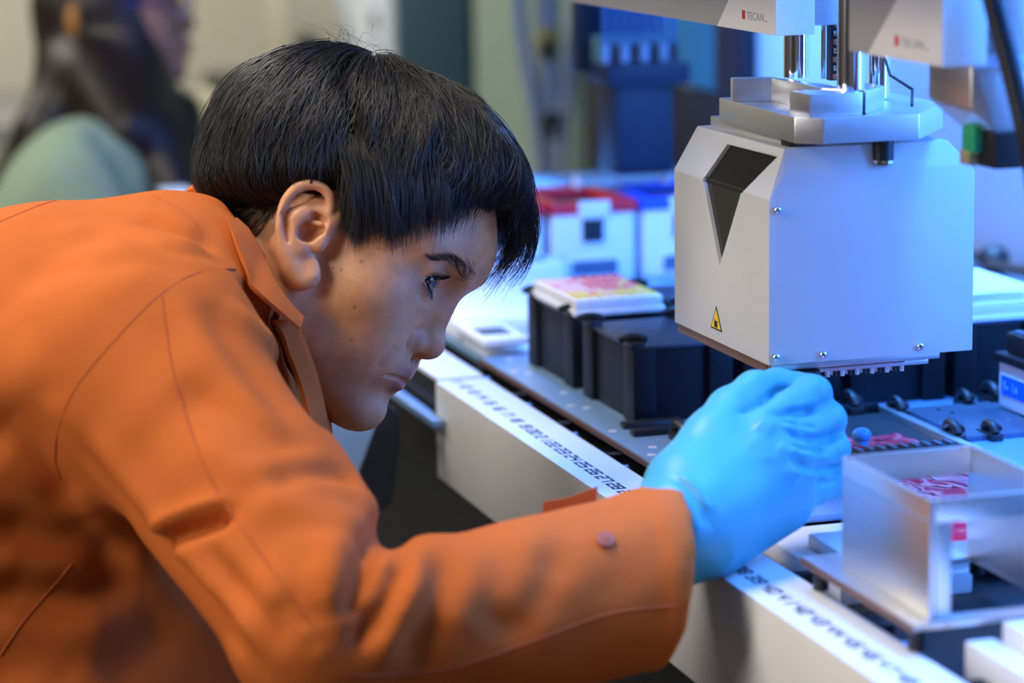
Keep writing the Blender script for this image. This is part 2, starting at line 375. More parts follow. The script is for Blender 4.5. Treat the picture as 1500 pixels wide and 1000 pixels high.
tip_box(-0.325, 0.138, M_red, 'white tip box half hidden by the man\'s fringe', 'tip boxes in the far corner')
# white low tray with a dark slot, just right of the man's nose
tr = thing('slotted_tray', (0.06, 0.11, 0.0), 'low white tray with a rounded dark slot beside the nose', 'tray')
MB().box((-0.12, 0.055, 0.0), (0.092, 0.20, 0.020), 0.004).build('body', M_wplastic, tr, True)
MB().box((0.080, 0.0495, 0.012), (0.195, 0.094, 0.0205), 0.004).build('slot_rim', M_wplastic, tr, True)
MB().box((0.138, 0.054, 0.0185), (0.176, 0.083, 0.0212), 0.0006).build('slot', M_deckdk, tr, True)
MB().box((0.100, 0.056, 0.0), (0.184, 0.128, 0.0045), 0.001).build('front_block', M_wplastic, tr, True)
ft = thing('white_rack', (-0.12, 0.12, 0.0), 'low white rack between the slotted tray and the tip boxes', 'rack')
MB().box((-0.19, 0.06, 0.0), (-0.125, 0.235, 0.035), 0.004).build('body', M_wplastic, ft, True)
for k in range(4):
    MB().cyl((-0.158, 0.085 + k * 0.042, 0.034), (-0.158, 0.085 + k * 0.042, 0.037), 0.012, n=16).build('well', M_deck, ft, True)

# two flat black lever bars on the deck in front of the carriers
for i, (x, y0, y1) in enumerate([(0.527, 0.066, 0.107), (0.556, 0.064, 0.100)]):
    m = MB().box((x - 0.006, y0, 0.003), (x + 0.006, y1, 0.0085), 0.0022)
    m.cyl((x, y1 - 0.004, 0.006), (x, y1 + 0.010, 0.006), 0.0028, n=10)
    tag(m.build('lever_bar', M_black, None, True), 'flat black lever bar on the deck, %s the carriers' % ('nearer to' if i == 0 else 'farther from'), 'lever', 'lever bars on the deck')
def deck_clip(x, y, label, s=1.0):
    t = thing('deck_clip', (x, y, 0.003), label, 'clip', 'black spring clips screwed to the deck')
    MB().box((x - 0.013 * s, y - 0.006 * s, 0.003), (x + 0.013 * s, y + 0.006 * s, 0.010 * s), 0.0015).build('foot', M_black, t, True)
    P = [(x + 0.011 * s * math.sin(a), y - 0.001, 0.009 * s + 0.0085 * s * math.cos(a)) for a in np.linspace(-1.35, 1.35, 11)]
    MB().tube(P, 0.0038 * s, n=10).build('spring_lobe', M_black, t, True)
    MB().ball((x - 0.011 * s, y + 0.007, 0.009 * s), (0.006 * s, 0.009 * s, 0.0055 * s), 12).build('thumb_pad', M_black, t, True)
deck_clip(0.588, 0.094, 'black spring clip left of the gloved hand')
deck_clip(0.566, 0.292, 'black spring clip at the far corner of the open tray')
deck_clip(0.540, 0.262, 'black spring clip touching the gloved knuckles', 1.1)
deck_clip(0.552, 0.360, 'black spring clip at the far left corner of the dark plate', 0.9)
deck_clip(0.549, 0.386, 'black spring clip at the foot of the white labelled box', 1.1)
deck_clip(0.664, 0.294, 'black spring clip near the middle of the dark plate edge')
deck_clip(0.668, 0.325, 'black spring clip behind the rim of the metal frame', 0.9)

# dark adapter plate between the clips, open black tray with the red bag
ap = thing('adapter_plate', (0.61, 0.35, 0.003), 'dark blue-grey adapter plate between spring clips', 'plate')
MB().box((0.556, 0.302, 0.003), (0.672, 0.395, 0.0075), 0.001).build('body', M_deckdk, ap, True)
for (x, y) in ((0.575, 0.325), (0.59, 0.33), (0.63, 0.36), (0.655, 0.32)):
    MB().cyl((x, y, 0.0074), (x, y, 0.0082), 0.0022, n=10).build('screw', M_chrome, ap, True)
ot = thing('open_tray', (0.62, 0.23, 0.003), 'open black tray with metal rim beside the gloved hand', 'tray')
MB().box((0.545, 0.180, 0.003), (0.72, 0.288, 0.0045)).build('bottom', M_void, ot)
for lo, hi in (((0.545, 0.282, 0.003), (0.72, 0.290, 0.010)), ((0.545, 0.178, 0.003), (0.72, 0.184, 0.009)), ((0.545, 0.184, 0.003), (0.552, 0.282, 0.012)), ((0.712, 0.184, 0.003), (0.72, 0.282, 0.009))):
    MB().box(lo, hi, 0.0008).build('rim', M_alu if lo[1] > .28 else M_tower, ot, True)
MB().box((0.690, 0.19, 0.0045), (0.708, 0.28, 0.0105), 0.001).build('tip_strip', M_tower, ot, True)
for k in range(9):
    MB().box((0.692, 0.195 + k * .0095, 0.0104), (0.706, 0.199 + k * .0095, 0.0122)).build('strip_tooth', M_deckdk, ot)

# white box with black lid and blue label, cut by the right edge
lb = thing('labelled_box', (0.65, 0.42, 0.003), 'white tip rack with black lid and blue label at the right edge', 'tip rack')
MB().box((0.580, 0.376, 0.008), (0.712, 0.470, 0.047), 0.004).build('body', M_wplastic, lb, True)
MB().box((0.577, 0.373, 0.047), (0.715, 0.473, 0.054), 0.0015).build('lid_rim', M_black, lb, True)
ld = MB().box((0.584, 0.380, 0.054), (0.708, 0.466, 0.071), 0.003).build('lid', M_black, lb, True)
for i in range(10):
    for j in range(6):
        MB().cyl((0.593 + i * .0118, 0.388 + j * .014, 0.0705), (0.593 + i * .0118, 0.388 + j * .014, 0.0722), 0.0045, n=8).build('lid_cell', M_deckdk, ld)
MB().box((0.583, 0.379, 0.003), (0.709, 0.467, 0.008)).build('foot', M_void, lb)
lab = MB().box((0.587, 0.3752, 0.020), (0.700, 0.3762, 0.036)).build('blue_label', mat('blue_label', (0.0, 0.13, 0.85), 0.4, noise=0.03), lb)
def strokes(name, lines, origin, ex, ey, r, m, parent):
    mb = MB()
    for L in lines:
        mb.tube([np.array(origin) + np.array(ex) * a + np.array(ey) * b for a, b in L], r, n=6)
    return mb.build(name, m, parent)
M_pale = mat('pale_print', (0.55, 0.8, 1.0), 0.4, noise=0.02)
strokes('label_script', [[(0, 6), (1.5, 9), (2, 6), (1, 3)], [(2, 9), (3.2, 11), (1.2, 2)], [(3, 5), (4, 7), (4, 4.5), (5, 6.5), (5.2, 4.5), (6.5, 6.2), (6.8, 4.4), (8, 6)]], (0.5905, 0.3751, 0.020), (0.00125, 0, 0), (0, 0, 0.0012), 0.00028, M_pale, lab)
strokes('label_letter', [[(0, 4), (0, 8), (2, 4), (2, 8)], [(-4, 3), (-4, 10)]], (0.612, 0.3751, 0.020), (0.0012, 0, 0), (0, 0, 0.0012), 0.0003, M_pale, lab)

# ------------------------------------------------------------------ aluminium frame in the right foreground
X0, X1, Y0, Y1, Z0, Z1 = 1.033, 1.158, 0.034, 0.124, 0.020, 0.092
mf = thing('metal_frame', (1.09, 0.08, 0.0), 'open brushed aluminium frame on a base plate, right foreground', 'frame')
for lo, hi in (((1.000, 0.0205), (1.166, 0.040)), ((1.000, 0.122), (1.166, 0.150)), ((1.000, 0.040), (1.040, 0.122)), ((1.150, 0.040), (1.166, 0.122))):
    MB().box((*lo, 0.0165), (*hi, 0.020), 0.0004).build('base_plate', M_alu, mf, True)
MB().box((1.000, 0.0197, 0.0150), (1.166, 0.0207, 0.0196)).build('plate_edge', M_brown, mf)
for (x, y) in ((1.01, .03), (1.15, .03), (1.01, .14), (1.15, .14)):
    MB().cyl((x, y, 0.0), (x, y, 0.0165), 0.005, n=12).build('foot', M_black, mf, True)
MB().box((X0, Y0, Z0), (X1, Y0 + .003, Z1), 0.0006).build('side_wall', M_alu, mf, True)
MB().box((X0, Y1 - .003, Z0), (X1, Y1, Z1), 0.0006).build('side_wall', M_alu, mf, True)
MB().box((X0, Y0 + .003, 0.074), (X0 + .004, Y1 - .003, Z1), 0.0006).build('cross_bar', M_alu, mf, True)
MB().box((X1 - .004, Y0 + .003, 0.078), (X1, Y1 - .003, Z1), 0.0006).build('cross_bar', M_alu, mf, True)
MB().box((X1 - .004, Y0 + .003, Z0), (X1, Y0 + .014, 0.078), 0.0006).build('corner_post', M_alu, mf, True)
MB().box((X1 - .004, Y1 - .014, Z0), (X1, Y1 - .003, 0.078), 0.0006).build('corner_post', M_alu, mf, True)
MB().box((X0 + .001, Y0 - .0004, 0.0785), (X1 - .001, Y0 + .0002, 0.0795)).build('side_line', M_chrome, mf)
for (x, y) in ((X0 + .008, Y0 + .002), (X1 - .010, Y0 + .002), (X0 + .008, Y1 - .002), (X1 - .010, Y1 - .002), (X1 - .002, Y0 + .008), (X0 + .003, Y1 - .009)):
    MB().cyl((x, y, Z1 - .001), (x, y, Z1 + .0008), 0.0022, n=12).build('screw', M_chrome, mf, True)
MB().box((X0 + 0.060, Y0 + .0030, 0.060), (X0 + 0.085, Y0 + .0036, 0.072)).build('red_sticker', M_red, mf)
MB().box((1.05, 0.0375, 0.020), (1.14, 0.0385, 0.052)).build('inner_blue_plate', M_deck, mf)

# crumpled red film bag under the hand and seen through the frame
def bag(name, x0, x1, y0, y1, z, h, label, seed):
    rg = np.random.RandomState(seed); nx, ny = 64, 52
    xs = np.linspace(0, 1, nx); ys = np.linspace(0, 1, ny); XX, YY = np.meshgrid(xs, ys, indexing='ij')
    H = (np.minimum(1, 6 * np.minimum.reduce([XX, 1 - XX, YY, 1 - YY]))) ** .5
    Wv = np.zeros_like(XX)
    for k in range(70):                      # sharp little ridges in all directions
        cx, cy, a = rg.rand(), rg.rand(), rg.rand() * 3.14; w_, l_ = .012 + .03 * rg.rand(), .08 + .2 * rg.rand()
        p = (XX - cx) * math.cos(a) + (YY - cy) * math.sin(a); q = -(XX - cx) * math.sin(a) + (YY - cy) * math.cos(a)
        Wv += rg.choice([-.5, .9]) * np.exp(-np.abs(p) / w_) * np.exp(-(q / l_) ** 2)
    Wv = np.clip(.7 + .5 * Wv, 0, 2)
    Z = z + h * H * (0.35 + 0.35 * Wv)
    top = np.stack([x0 + (x1 - x0) * XX, y0 + (y1 - y0) * YY, Z], -1).reshape(-1, 3)
    bot = np.stack([x0 + (x1 - x0) * XX, y0 + (y1 - y0) * YY, np.full_like(XX, z)], -1).reshape(-1, 3)
    F = []; n = nx * ny
    for i in range(nx - 1):
        for j in range(ny - 1):
            a = i * ny + j; F.append([a, a + ny, a + ny + 1, a + 1]); F.append([n + a, n + a + 1, n + a + ny + 1, n + a + ny])
    return tag(raw(name, np.concatenate([top, bot]), F, M_bag, smooth=True), label, 'bag')
bag('red_film_bag', 0.725, 0.985, 0.150, 0.268, 0.003, 0.014, 'crumpled red film bag lying on the deck, seen inside the metal frame', 4)
bag('red_film_bag', 0.645, 0.688, 0.188, 0.262, 0.0046, 0.008, 'scrap of red film in the open tray behind the gloved knuckles', 9)
tag(MB().ball((0.672, 0.212, 0.016), (0.007, 0.008, 0.006), 12).cyl((0.672, 0.212, 0.0045), (0.672, 0.212, 0.012), 0.005, n=12).build('blue_cap', M_blue if False else mat('sky_blue_cap', (0.04, 0.32, 0.75), 0.35, noise=0.05), None, True), 'small round blue cap in the open tray beside the gloved knuckles', 'cap')
# ------------------------------------------------------------------ robot head with its housing
rh = thing('robot_head', (0.732, 0.149, 0.098), 'light grey pipetting robot head with V-shaped window and warning sign', 'robot head')
XA, XB, YA, YB, ZB = 0.6385, 0.8256, 0.0705, 0.228, 0.1088
hp = [(XA, YA, ZB), (XB, YA, ZB), (XB, YB, ZB), (XA, YB, ZB), (XA, YA, .226), (XB, YA, .2255), (XB, .0825, .2428), (XB, YB - .004, .243), (XB, YB, .238),
      (.655, .0835, .2605), (.822, .0835, .2605), (.822, YB - .02, .2605), (.655, YB - .02, .2605), (XA, YB, .238), (XA, YB - .004, .243), (XA, .0825, .2428)]
body = MB().hull(hp, 0.0010).build('housing', M_head, rh, True)
nC = np.array([0, -0.0345, 0.0130]); nC /= np.linalg.norm(nC)        # outward normal of the sloped upper strip
def on_slope(x, t): return np.array([x, YA + (0.0835 - YA) * t, 0.2258 + (0.2605 - 0.2258) * t])
o1 = [on_slope(.699, -.03), on_slope(.776, -.03), on_slope(.7855, .35), on_slope(.815, .82), on_slope(.722, .80)]
o2 = [np.array([.699, YA, .2275]), np.array([.776, YA, .2275]), np.array([.7323, YA, .166])]
def cutter(pts, n, dep):
    return MB().hull([p + n * 0.002 for p in pts] + [p - n * dep for p in pts])
def carve(o, mb):
    c = mb.build('cut', M_head); md = o.modifiers.new('b', 'BOOLEAN'); md.object = c; md.operation = 'DIFFERENCE'; md.solver = 'EXACT'
    dg = bpy.context.evaluated_depsgraph_get(); me = bpy.data.meshes.new_from_object(o.evaluated_get(dg)); o.modifiers.clear(); o.data = me
    bpy.data.objects.remove(c)
bpy.context.view_layer.update()
carve(body, cutter(o1, nC, 0.004)); carve(body, cutter(o2, np.array([0, -1.0, 0]), 0.004))
wq = MB(); c1 = sum(o1) / len(o1); c2 = sum(o2) / len(o2)
wq.prism([p - nC * 0.0028 for p in o1], -nC * 0.0012); wq.prism([p + np.array([0, 0.0028, 0]) for p in o2], (0, 0.0012, 0))
wq.build('window_pane', M_glassdk, rh)
# warning sign: yellow triangle, dark border and symbol
tri = [np.array([.7262, YA - .0003, .1355]), np.array([.7148, YA - .0003, .1178]), np.array([.7376, YA - .0003, .1178])]
sg = MB().prism(tri, (0, 0.0003, 0)).build('warning_sign', M_ink, rh)
tc_ = sum(tri) / 3
MB().prism([tc_ + (p - tc_) * 0.80 + np.array([0, -.0002, 0]) for p in tri], (0, 0.0002, 0)).build('yellow_field', M_yellow, sg)
MB().box((.7235, YA - .0008, .1198), (.7292, YA - .0004, .1245)).add([(.7225, YA - .0008, .1262), (.7245, YA - .0008, .1235), (.7268, YA - .0008, .1245)], [[0, 1, 2]]).build('symbol', M_ink, sg)
for (y, z) in ((.0764, .2186), (.0756, .1148), (.1113, .1142), (.1863, .1149)):
    s_ = MB().cyl((XB - .001, y, z), (XB + .0022, y, z), 0.0027, n=16).ball((XB + .0022, y, z), (.0012, .0025, .0025), 12).build('screw', M_chrome, rh, True)
    MB().box((XB + .0032, y - .0016, z - .0003), (XB + .0036, y + .0016, z + .0003)).build('slot', M_black, s_)
MB().box((.640, .0725, .1015), (.815, .180, .1088), 0.0008).build('copper_base', M_brown, rh, True)
MB().box((.80, .075, .1035), (.820, .205, .1085), 0.0008).build('base_plate', M_alu, rh, True)
MB().box((.66, .090, .0985), (.812, .20, .1020), 0.0005).build('lower_plate', M_alu, rh, True)
for j in range(2):
    for k in range(12):
        MB().cyl((.806 - j * .006, .118 + k * .0058, .0935), (.806 - j * .006, .118 + k * .0058, .0986), 0.0017, n=8).build('tip_nozzle', M_wplastic if (k + j) % 2 else M_black, rh, True)
MB().cyl((.818, .102, .088), (.818, .102, .102), 0.010, n=20).build('black_piece', M_black, rh, True)  # added black piece standing in for the shade under the head
# pins and little dark fittings between housing and plate
MB().cyl((.8245, .157, .2465), (.8245, .157, .268), 0.0075, n=24).build('guide_bush', M_black, rh, True)
MB().cyl((.8245, .157, .247), (.8245, .157, .2495), 0.0079, n=24).build('bush_ring', M_chrome, rh, True)
MB().box((.80, .0900, .2600), (.815, .111, .2665), 0.0005).build('dark_slot', M_void, rh, True)
MB().box((.660, .092, .2605), (.81, .19, .268), 0.0005).build('spacer', M_alu, rh, True)
# machined plate, clamp blocks
ZP, ZQ = .2665, .2845
MB().hull([(x, y, z) for z in (ZP, ZQ) for x, y in ((.690, .087), (.845, .081), (.858, .097), (.859, .168), (.80, .215), (.690, .215))], 0.0008).build('machined_plate', M_alu, rh, True)
MB().hull([(x, y, z) for z in (ZQ, .3015) for x, y in ((.715, .086), (.725, .084), (.735, .113), (.725, .1135))], 0.001).build('clamp_block', M_alu, rh, True)
MB().hull([(x, y, z) for z in (ZQ, .3015) for x, y in ((.725, .1135), (.735, .110), (.823, .110), (.84, .122), (.80, .125))], 0.001).build('clamp_block', M_alu, rh, True)
MB().hull([(x, y, z) for z in (ZQ, .3005) for x, y in ((.822, .087), (.852, .089), (.853, .128), (.822, .13))], 0.001).build('clamp_block', M_alu, rh, True)
MB().hull([(x, y, z) for z in (ZQ, .3005) for x, y in ((.820, .134), (.845, .134), (.82, .160), (.79, .160))], 0.001).build('clamp_block', M_alu, rh, True)
MB().box((.812, .130, .3002), (.850, .134, .2850), 0).build('clamp_gap', M_void, rh)
# vertical guide rods, drive chain and wire
for (x, y, r, z0) in ((.720, .136, .0094, .300), (.826, .1315, .0098, .300), (.755, .186, .0075, .286)):
    MB().cyl((x, y, z0), (x, y, .62), r, n=28).build('guide_rod', M_chrome, rh, True)
MB().cyl((.742, .1475, .300), (.742, .1475, .62), 0.0018, n=8).build('thin_rod', M_chrome, rh, True)
MB().box((.752, .1455, .300), (.760, .1585, .62), 0).build('chain_guide', M_black, rh)
for k in range(24):
    for c in (0, 1):
        MB().box((.760, .1464 + c * .0062, .301 + k * .0062 + c * .0031), (.7640, .1514 + c * .0062, .3050 + k * .0062 + c * .0031), 0.0008).build('chain_link', M_chrome if (k + c) % 2 else M_brown, rh, True)
MB().tube([(.77, .160, .62), (.77, .160, .40), (.775, .161, .36), (.77, .159, .32), (.772, .160, .286)], 0.0012, n=6).build('wire', M_black, rh, True)
MB().tube([(.77, .171, .62), (.775, .172, .34), (.79, .178, .305), (.81, .186, .296), (.83, .176, .287)], 0.0012, n=6).build('wire', M_black, rh, True)
# supports that carry the rods: crossbeam of the gantry, out of the photograph
MB().box((.68, .10, .62), (.88, .70, .68), 0.004).build('gantry_crossbeam', M_alu, rh, True)

# ------------------------------------------------------------------ arm covers with the maker's name
def text_mesh(body, size, name, m, parent, origin, ex, ey, thick=0.0003):
    cu = bpy.data.curves.new(name, 'FONT'); cu.body = body; cu.size = size; cu.extrude = thick / 2
    o = bpy.data.objects.new(name, cu); COL.objects.link(o); bpy.context.view_layer.update()
    me = bpy.data.meshes.new_from_object(o.evaluated_get(bpy.context.evaluated_depsgraph_get()))
    bpy.data.objects.remove(o)
    ex = np.array(ex, float); ey = np.array(ey, float); n = np.cross(ex, ey)
    V = [np.array(origin) + ex * v.co.x + ey * v.co.y + n * v.co.z for v in me.vertices]
    F = [list(p.vertices) for p in me.polygons]; bpy.data.meshes.remove(me)
    return raw(name, V, F, m, parent)
M_greyink = mat('grey_print', (0.42, 0.42, 0.42), 0.5, noise=0.03)
def arm_cover(xr, xm, xl, y, zb, label, lx):
    """cover running along x; face towards -y; cream near end, grey far end, slanted joint"""
    t = thing('arm_cover', ((xr + xl) / 2, y + .05, zb), label, 'arm cover', 'cream robot arm covers')
    zt = zb + 0.09; js = .104
    MB().hull([(xm, y, zb), (xr, y, zb), (xr, y, zt), (xm + js, y, zt), (xm, y + .03, zb), (xr, y + .03, zb), (xr, y + .03, zt), (xm + js, y + .03, zt)], 0.001).build('cream_shell', M_cover, t, True)
    MB().hull([(xl, y + .001, zb), (xm - .0005, y + .001, zb), (xm + js - .001, y + .001, zt), (xl, y + .001, zt), (xl, y + .03, zb), (xm - .0005, y + .03, zb), (xm + js - .001, y + .03, zt), (xl, y + .03, zt)], 0.001).build('grey_shell', M_coverdk, t, True)
    MB().box((xl + .01, y + .03, zb + .006), (xr - .001, y + .06, zt), 0.002).build('inner_beam', M_alu, t, True)
    xt = xm + lx
    lw = .036
    lg = MB().box((xt, y - .0004, zb + .0085), (xt + .0050, y, zb + .0150)).build('red_logo_mark', M_red, t)
    text_mesh('TECAN', 0.0080, 'brand_lettering', M_greyink, t, (xt + .0085, y - .0001, zb + .0088), (1.25, 0, 0), (0, 0, 1))
    MB().box((xt + .0085 + lw * 1.0, y - .0004, zb + .0085), (xt + .0100 + lw * 1.0, y, zb + .0098)).build('red_dot', M_red, t)
    return t
arm_cover(0.767, 0.652, 0.30, 0.100, 0.334, 'cream robot arm cover left of the chrome guide rods', .052)
arm_cover(1.0757, 0.9684, 0.938, 0.078, 0.336, 'cream robot arm cover in front of the chrome guide rods, right', .042)

# ------------------------------------------------------------------ gripper arm hanging in at the upper right
gr = thing('gripper_arm', (1.03, 0.14, 0.268), 'blurred grey gripper arm with black tip, top right corner', 'robot arm')
MB().hull([(.985, .104, .334), (1.03, .112, .334), (1.03, .160, .334), (.985, .150, .334), (.985, .104, .308), (1.03, .112, .304), (1.004, .119, .290), (1.034, .126, .290), (1.034, .156, .290), (1.0, .150, .290)], 0.002).build('arm_block', M_alu, gr, True)
MB().box((1.008, .1235, .2675), (1.040, .1515, .2905), 0.0015).build('black_tip', M_black, gr, True)
MB().box((1.006, .1175, .276), (1.024, .1235, .294), 0.001).build('green_board', mat('green_circuit_board', (0.02, 0.35, 0.15), 0.4, noise=0.3, nscale=200), gr, True)
MB().box((1.006, .1160, .268), (1.020, .1235, .277), 0.001).build('brass_contact', mat('brass', (0.6, 0.5, 0.25), 0.4, 0.6, noise=0.1), gr, True)
MB().box((.985, .112, .330), (1.035, .165, .58), 0.003).build('arm_column', M_pblue, gr, True)
for (y, z) in ((.128, .352), (.128, .365), (.135, .345)):
    MB().cyl((1.034, y, z), (1.038, y, z), 0.004, n=14).build('bolt', M_chrome, gr, True)
gr.location.y += 0.009
tag(MB().tube([at(1440, -60, 1.60), at(1455, 0, 1.60), at(1476, 80, 1.60), at(1498, 170, 1.60), at(1515, 250, 1.60), at(1525, 330, 1.62)], .0066, n=12).build('black_cable', M_black, None, True), 'thick black cable crossing the top right corner', 'cable')
# ------------------------------------------------------------------ far pipetting arm and hoses
pa = thing('pipetting_arm', (-0.28, 0.375, 0.105), 'dark blue pipetting arm with eight clear tubes in the background', 'robot arm')
M_armblue = mat('dark_blue_plastic', (0.004, 0.011, 0.032), 0.45, noise=0.1)
M_tubeb = mat('clear_blue_tube', (0.06, 0.20, 0.42), 0.15, noise=0.05, Transmission_Weight=0.3)
MB().box((-0.32, 0.328, 0.205), (-0.25, 0.425, 0.228), 0.003).build('cross_block', M_armblue, pa, True)
MB().box((-0.32, 0.340, 0.105), (-0.26, 0.408, 0.205), 0.003).build('column', M_armblue, pa, True)
MB().box((-0.345, 0.318, 0.215), (-0.325, 0.335, 0.34), 0.002).build('side_bar', M_black, pa, True)
MB().box((-0.35, 0.33, 0.255), (-0.335, 0.42, 0.45), 0.002).build('tube_backing', M_armblue, pa, True)
for k in range(8):
    y = 0.337 + k * 0.0115
    MB().cyl((-0.285, y, 0.228), (-0.285, y, 0.45), 0.0036, n=12).build('tube', M_tubeb, pa, True)
    MB().cyl((-0.285, y, 0.228), (-0.285, y, 0.248), 0.005, n=12).build('tube_fitting', M_armblue if k % 2 else M_deck, pa, True)
MB().box((-0.38, 0.33, 0.42), (-0.24, 0.74, 0.48), 0.003).build('arm_beam', M_armblue, pa, True)
# funnel-like clear hoses
M_hose = mat('grey_clear_hose', (0.30, 0.36, 0.38), 0.3, noise=0.15, nscale=15)
def hose(pts, r, label):
    P = np.array([at(*p) for p in pts]); tag(MB().tube(P, r, n=10).build('hose', M_hose, None, True), label, 'hose', 'hoses behind the instrument')
hose([(755, -60, 4.4), (765, 60, 4.4), (782, 160, 4.4), (795, 280, 4.4), (796, 420, 4.4)], .012, 'dark slanted hose left of the yellow valve')
hose([(845, -60, 4.4), (838, 60, 4.4), (825, 180, 4.4), (815, 280, 4.4), (812, 420, 4.4)], .010, 'pale slanted hose right of the yellow valve')
hose([(800, -60, 4.42), (803, 60, 4.42), (806, 180, 4.42), (806, 300, 4.42), (806, 420, 4.42)], .020, 'wide clear hose hanging straight down behind the fringe')
va = thing('valve', at(803, 70, 4.36), 'small yellow and black valve on the clear hose', 'valve')
c = at(803, 55, 4.37); MB().ball(c, (.018, .022, .016), 12).build('yellow_body', mat('dull_yellow', (0.35, 0.27, 0.05), 0.5, noise=0.1), va, True)
MB().ball(c + np.array([0, 0, -.022]), (.014, .016, .012), 12).build('black_piece', M_black, va, True)
c = at(808, 175, 4.36); tag(MB().ball(c, (.015, .017, .014), 12).cyl(c, c + np.array([0, 0, -.03]), .008, n=10).build('hose_coupling', M_black, None, True), 'small black coupling lower on the clear hose', 'coupling')
# bench instrument with a slanted eyepiece, left of the pale cabinet
M_cream = mat('cream_instrument', (0.62, 0.58, 0.44), 0.5, noise=0.05)
mc = thing('bench_microscope', (-4.2, 0.55, -0.15), 'cream bench instrument with slanted black tube against the far wall', 'instrument')
def bx(name, a, b, depth, thick, m, par):
    p, q_ = at(a[0], a[1], depth), at(b[0], b[1], depth)
    return MB().box((p[0] - thick, min(p[1], q_[1]), min(p[2], q_[2])), (p[0] + thick, max(p[1], q_[1]), max(p[2], q_[2])), 0.01).build(name, m, par, True)
bx('column', (400, -60), (478, 130), 6.0, .10, M_cream, mc)
e0, e1 = at(440, 55, 5.8), at(478, 85, 5.8)
MB().cyl(e0, e1, .020, .024, n=16).build('eyepiece_tube', M_black, mc, True)
bx('stage', (310, 110), (480, 135), 5.9, .12, M_black, mc)
bx('foot', (300, 135), (480, 190), 5.9, .14, M_cream, mc)
bn = thing('lab_bench', (-4.3, 0.2, -0.95), 'pale lab bench under the cream instrument', 'bench')
MB().box((-4.75, -0.35, -0.22), (-3.85, 0.70, -0.17), 0.005).build('worktop', M_wall2, bn, True)
for x in (-4.7, -3.9):
    for y in (-0.3, 0.65):
        MB().box((x - .025, y - .025, -0.95), (x + .025, y + .025, -0.22), 0.003).build('leg', M_alu, bn, True)
# white door-like panel seam and cable at the left edge of the pale cabinet
a0, a1 = at(488, -20, 5.3), at(520, 90, 5.3)
tag(MB().tube([a0, (a0 + a1) / 2 + np.array([0, 0, -.005]), a1], .008, n=8).build('grey_cable', M_alu, None, True), 'thin grey cable slanting down in front of the pale cabinet', 'cable')
# monitor leaning under the far end of the rail
mo = thing('chair', (0.13, -0.15, -0.95), 'black office chair below the chin with grey-blue back panel', 'chair')
p = [at(*q_) for q_ in ((470, 590, 2.45), (560, 600, 2.45), (548, 660, 2.45), (515, 720, 2.45), (440, 760, 2.45))]
M_gb = mat('grey_blue_panel', (0.22, 0.33, 0.40), 0.5, noise=0.05)
MB().prism(p, FW * .015).build('back_panel', M_gb, mo)
p2 = [at(*q_) for q_ in ((562, 590, 2.42), (578, 600, 2.42), (582, 640, 2.42), (570, 740, 2.42), (480, 810, 2.42), (515, 720, 2.42))]
MB().prism(p2, FW * .04).build('side_frame', M_black, mo)
b_ = at(400, 780, 2.55)
MB().cyl((b_[0], b_[1], -0.93), (b_[0], b_[1], b_[2]), .025, n=14).build('post', M_black, mo, True)
for k in range(5):
    a = k * 1.2566; MB().tube([(b_[0], b_[1], -.88), (b_[0] + .13 * math.cos(a), b_[1] + .13 * math.sin(a), -.91)], .018, n=8).build('base_leg', M_black, mo, True)
    MB().ball((b_[0] + .13 * math.cos(a), b_[1] + .13 * math.sin(a), -.925), .025, 10).build('caster', M_black, mo, True)
# cables and a dark bottle cap shape on the rear deck at the far right
tag(MB().tube([at(*q_) for q_ in ((1425, 372, 3.0), (1445, 385, 2.95), (1475, 392, 2.85), (1530, 402, 2.75))], .006, n=8).build('rear_cable', M_black, None, True), 'thin black cable on the rear deck at the right edge', 'cable')
kb = thing('dark_fitting', at(1455, 388, 2.95), 'small dark fitting on the rear deck beside the cable', 'fitting')
c = at(1455, 377, 2.95); MB().ball(c, (.018, .018, .014), 12).build('knob', M_black, kb, True)
MB().cyl((c[0], c[1], 0.0), (c[0], c[1], c[2]), .009, n=12).build('stem', M_black, kb, True)
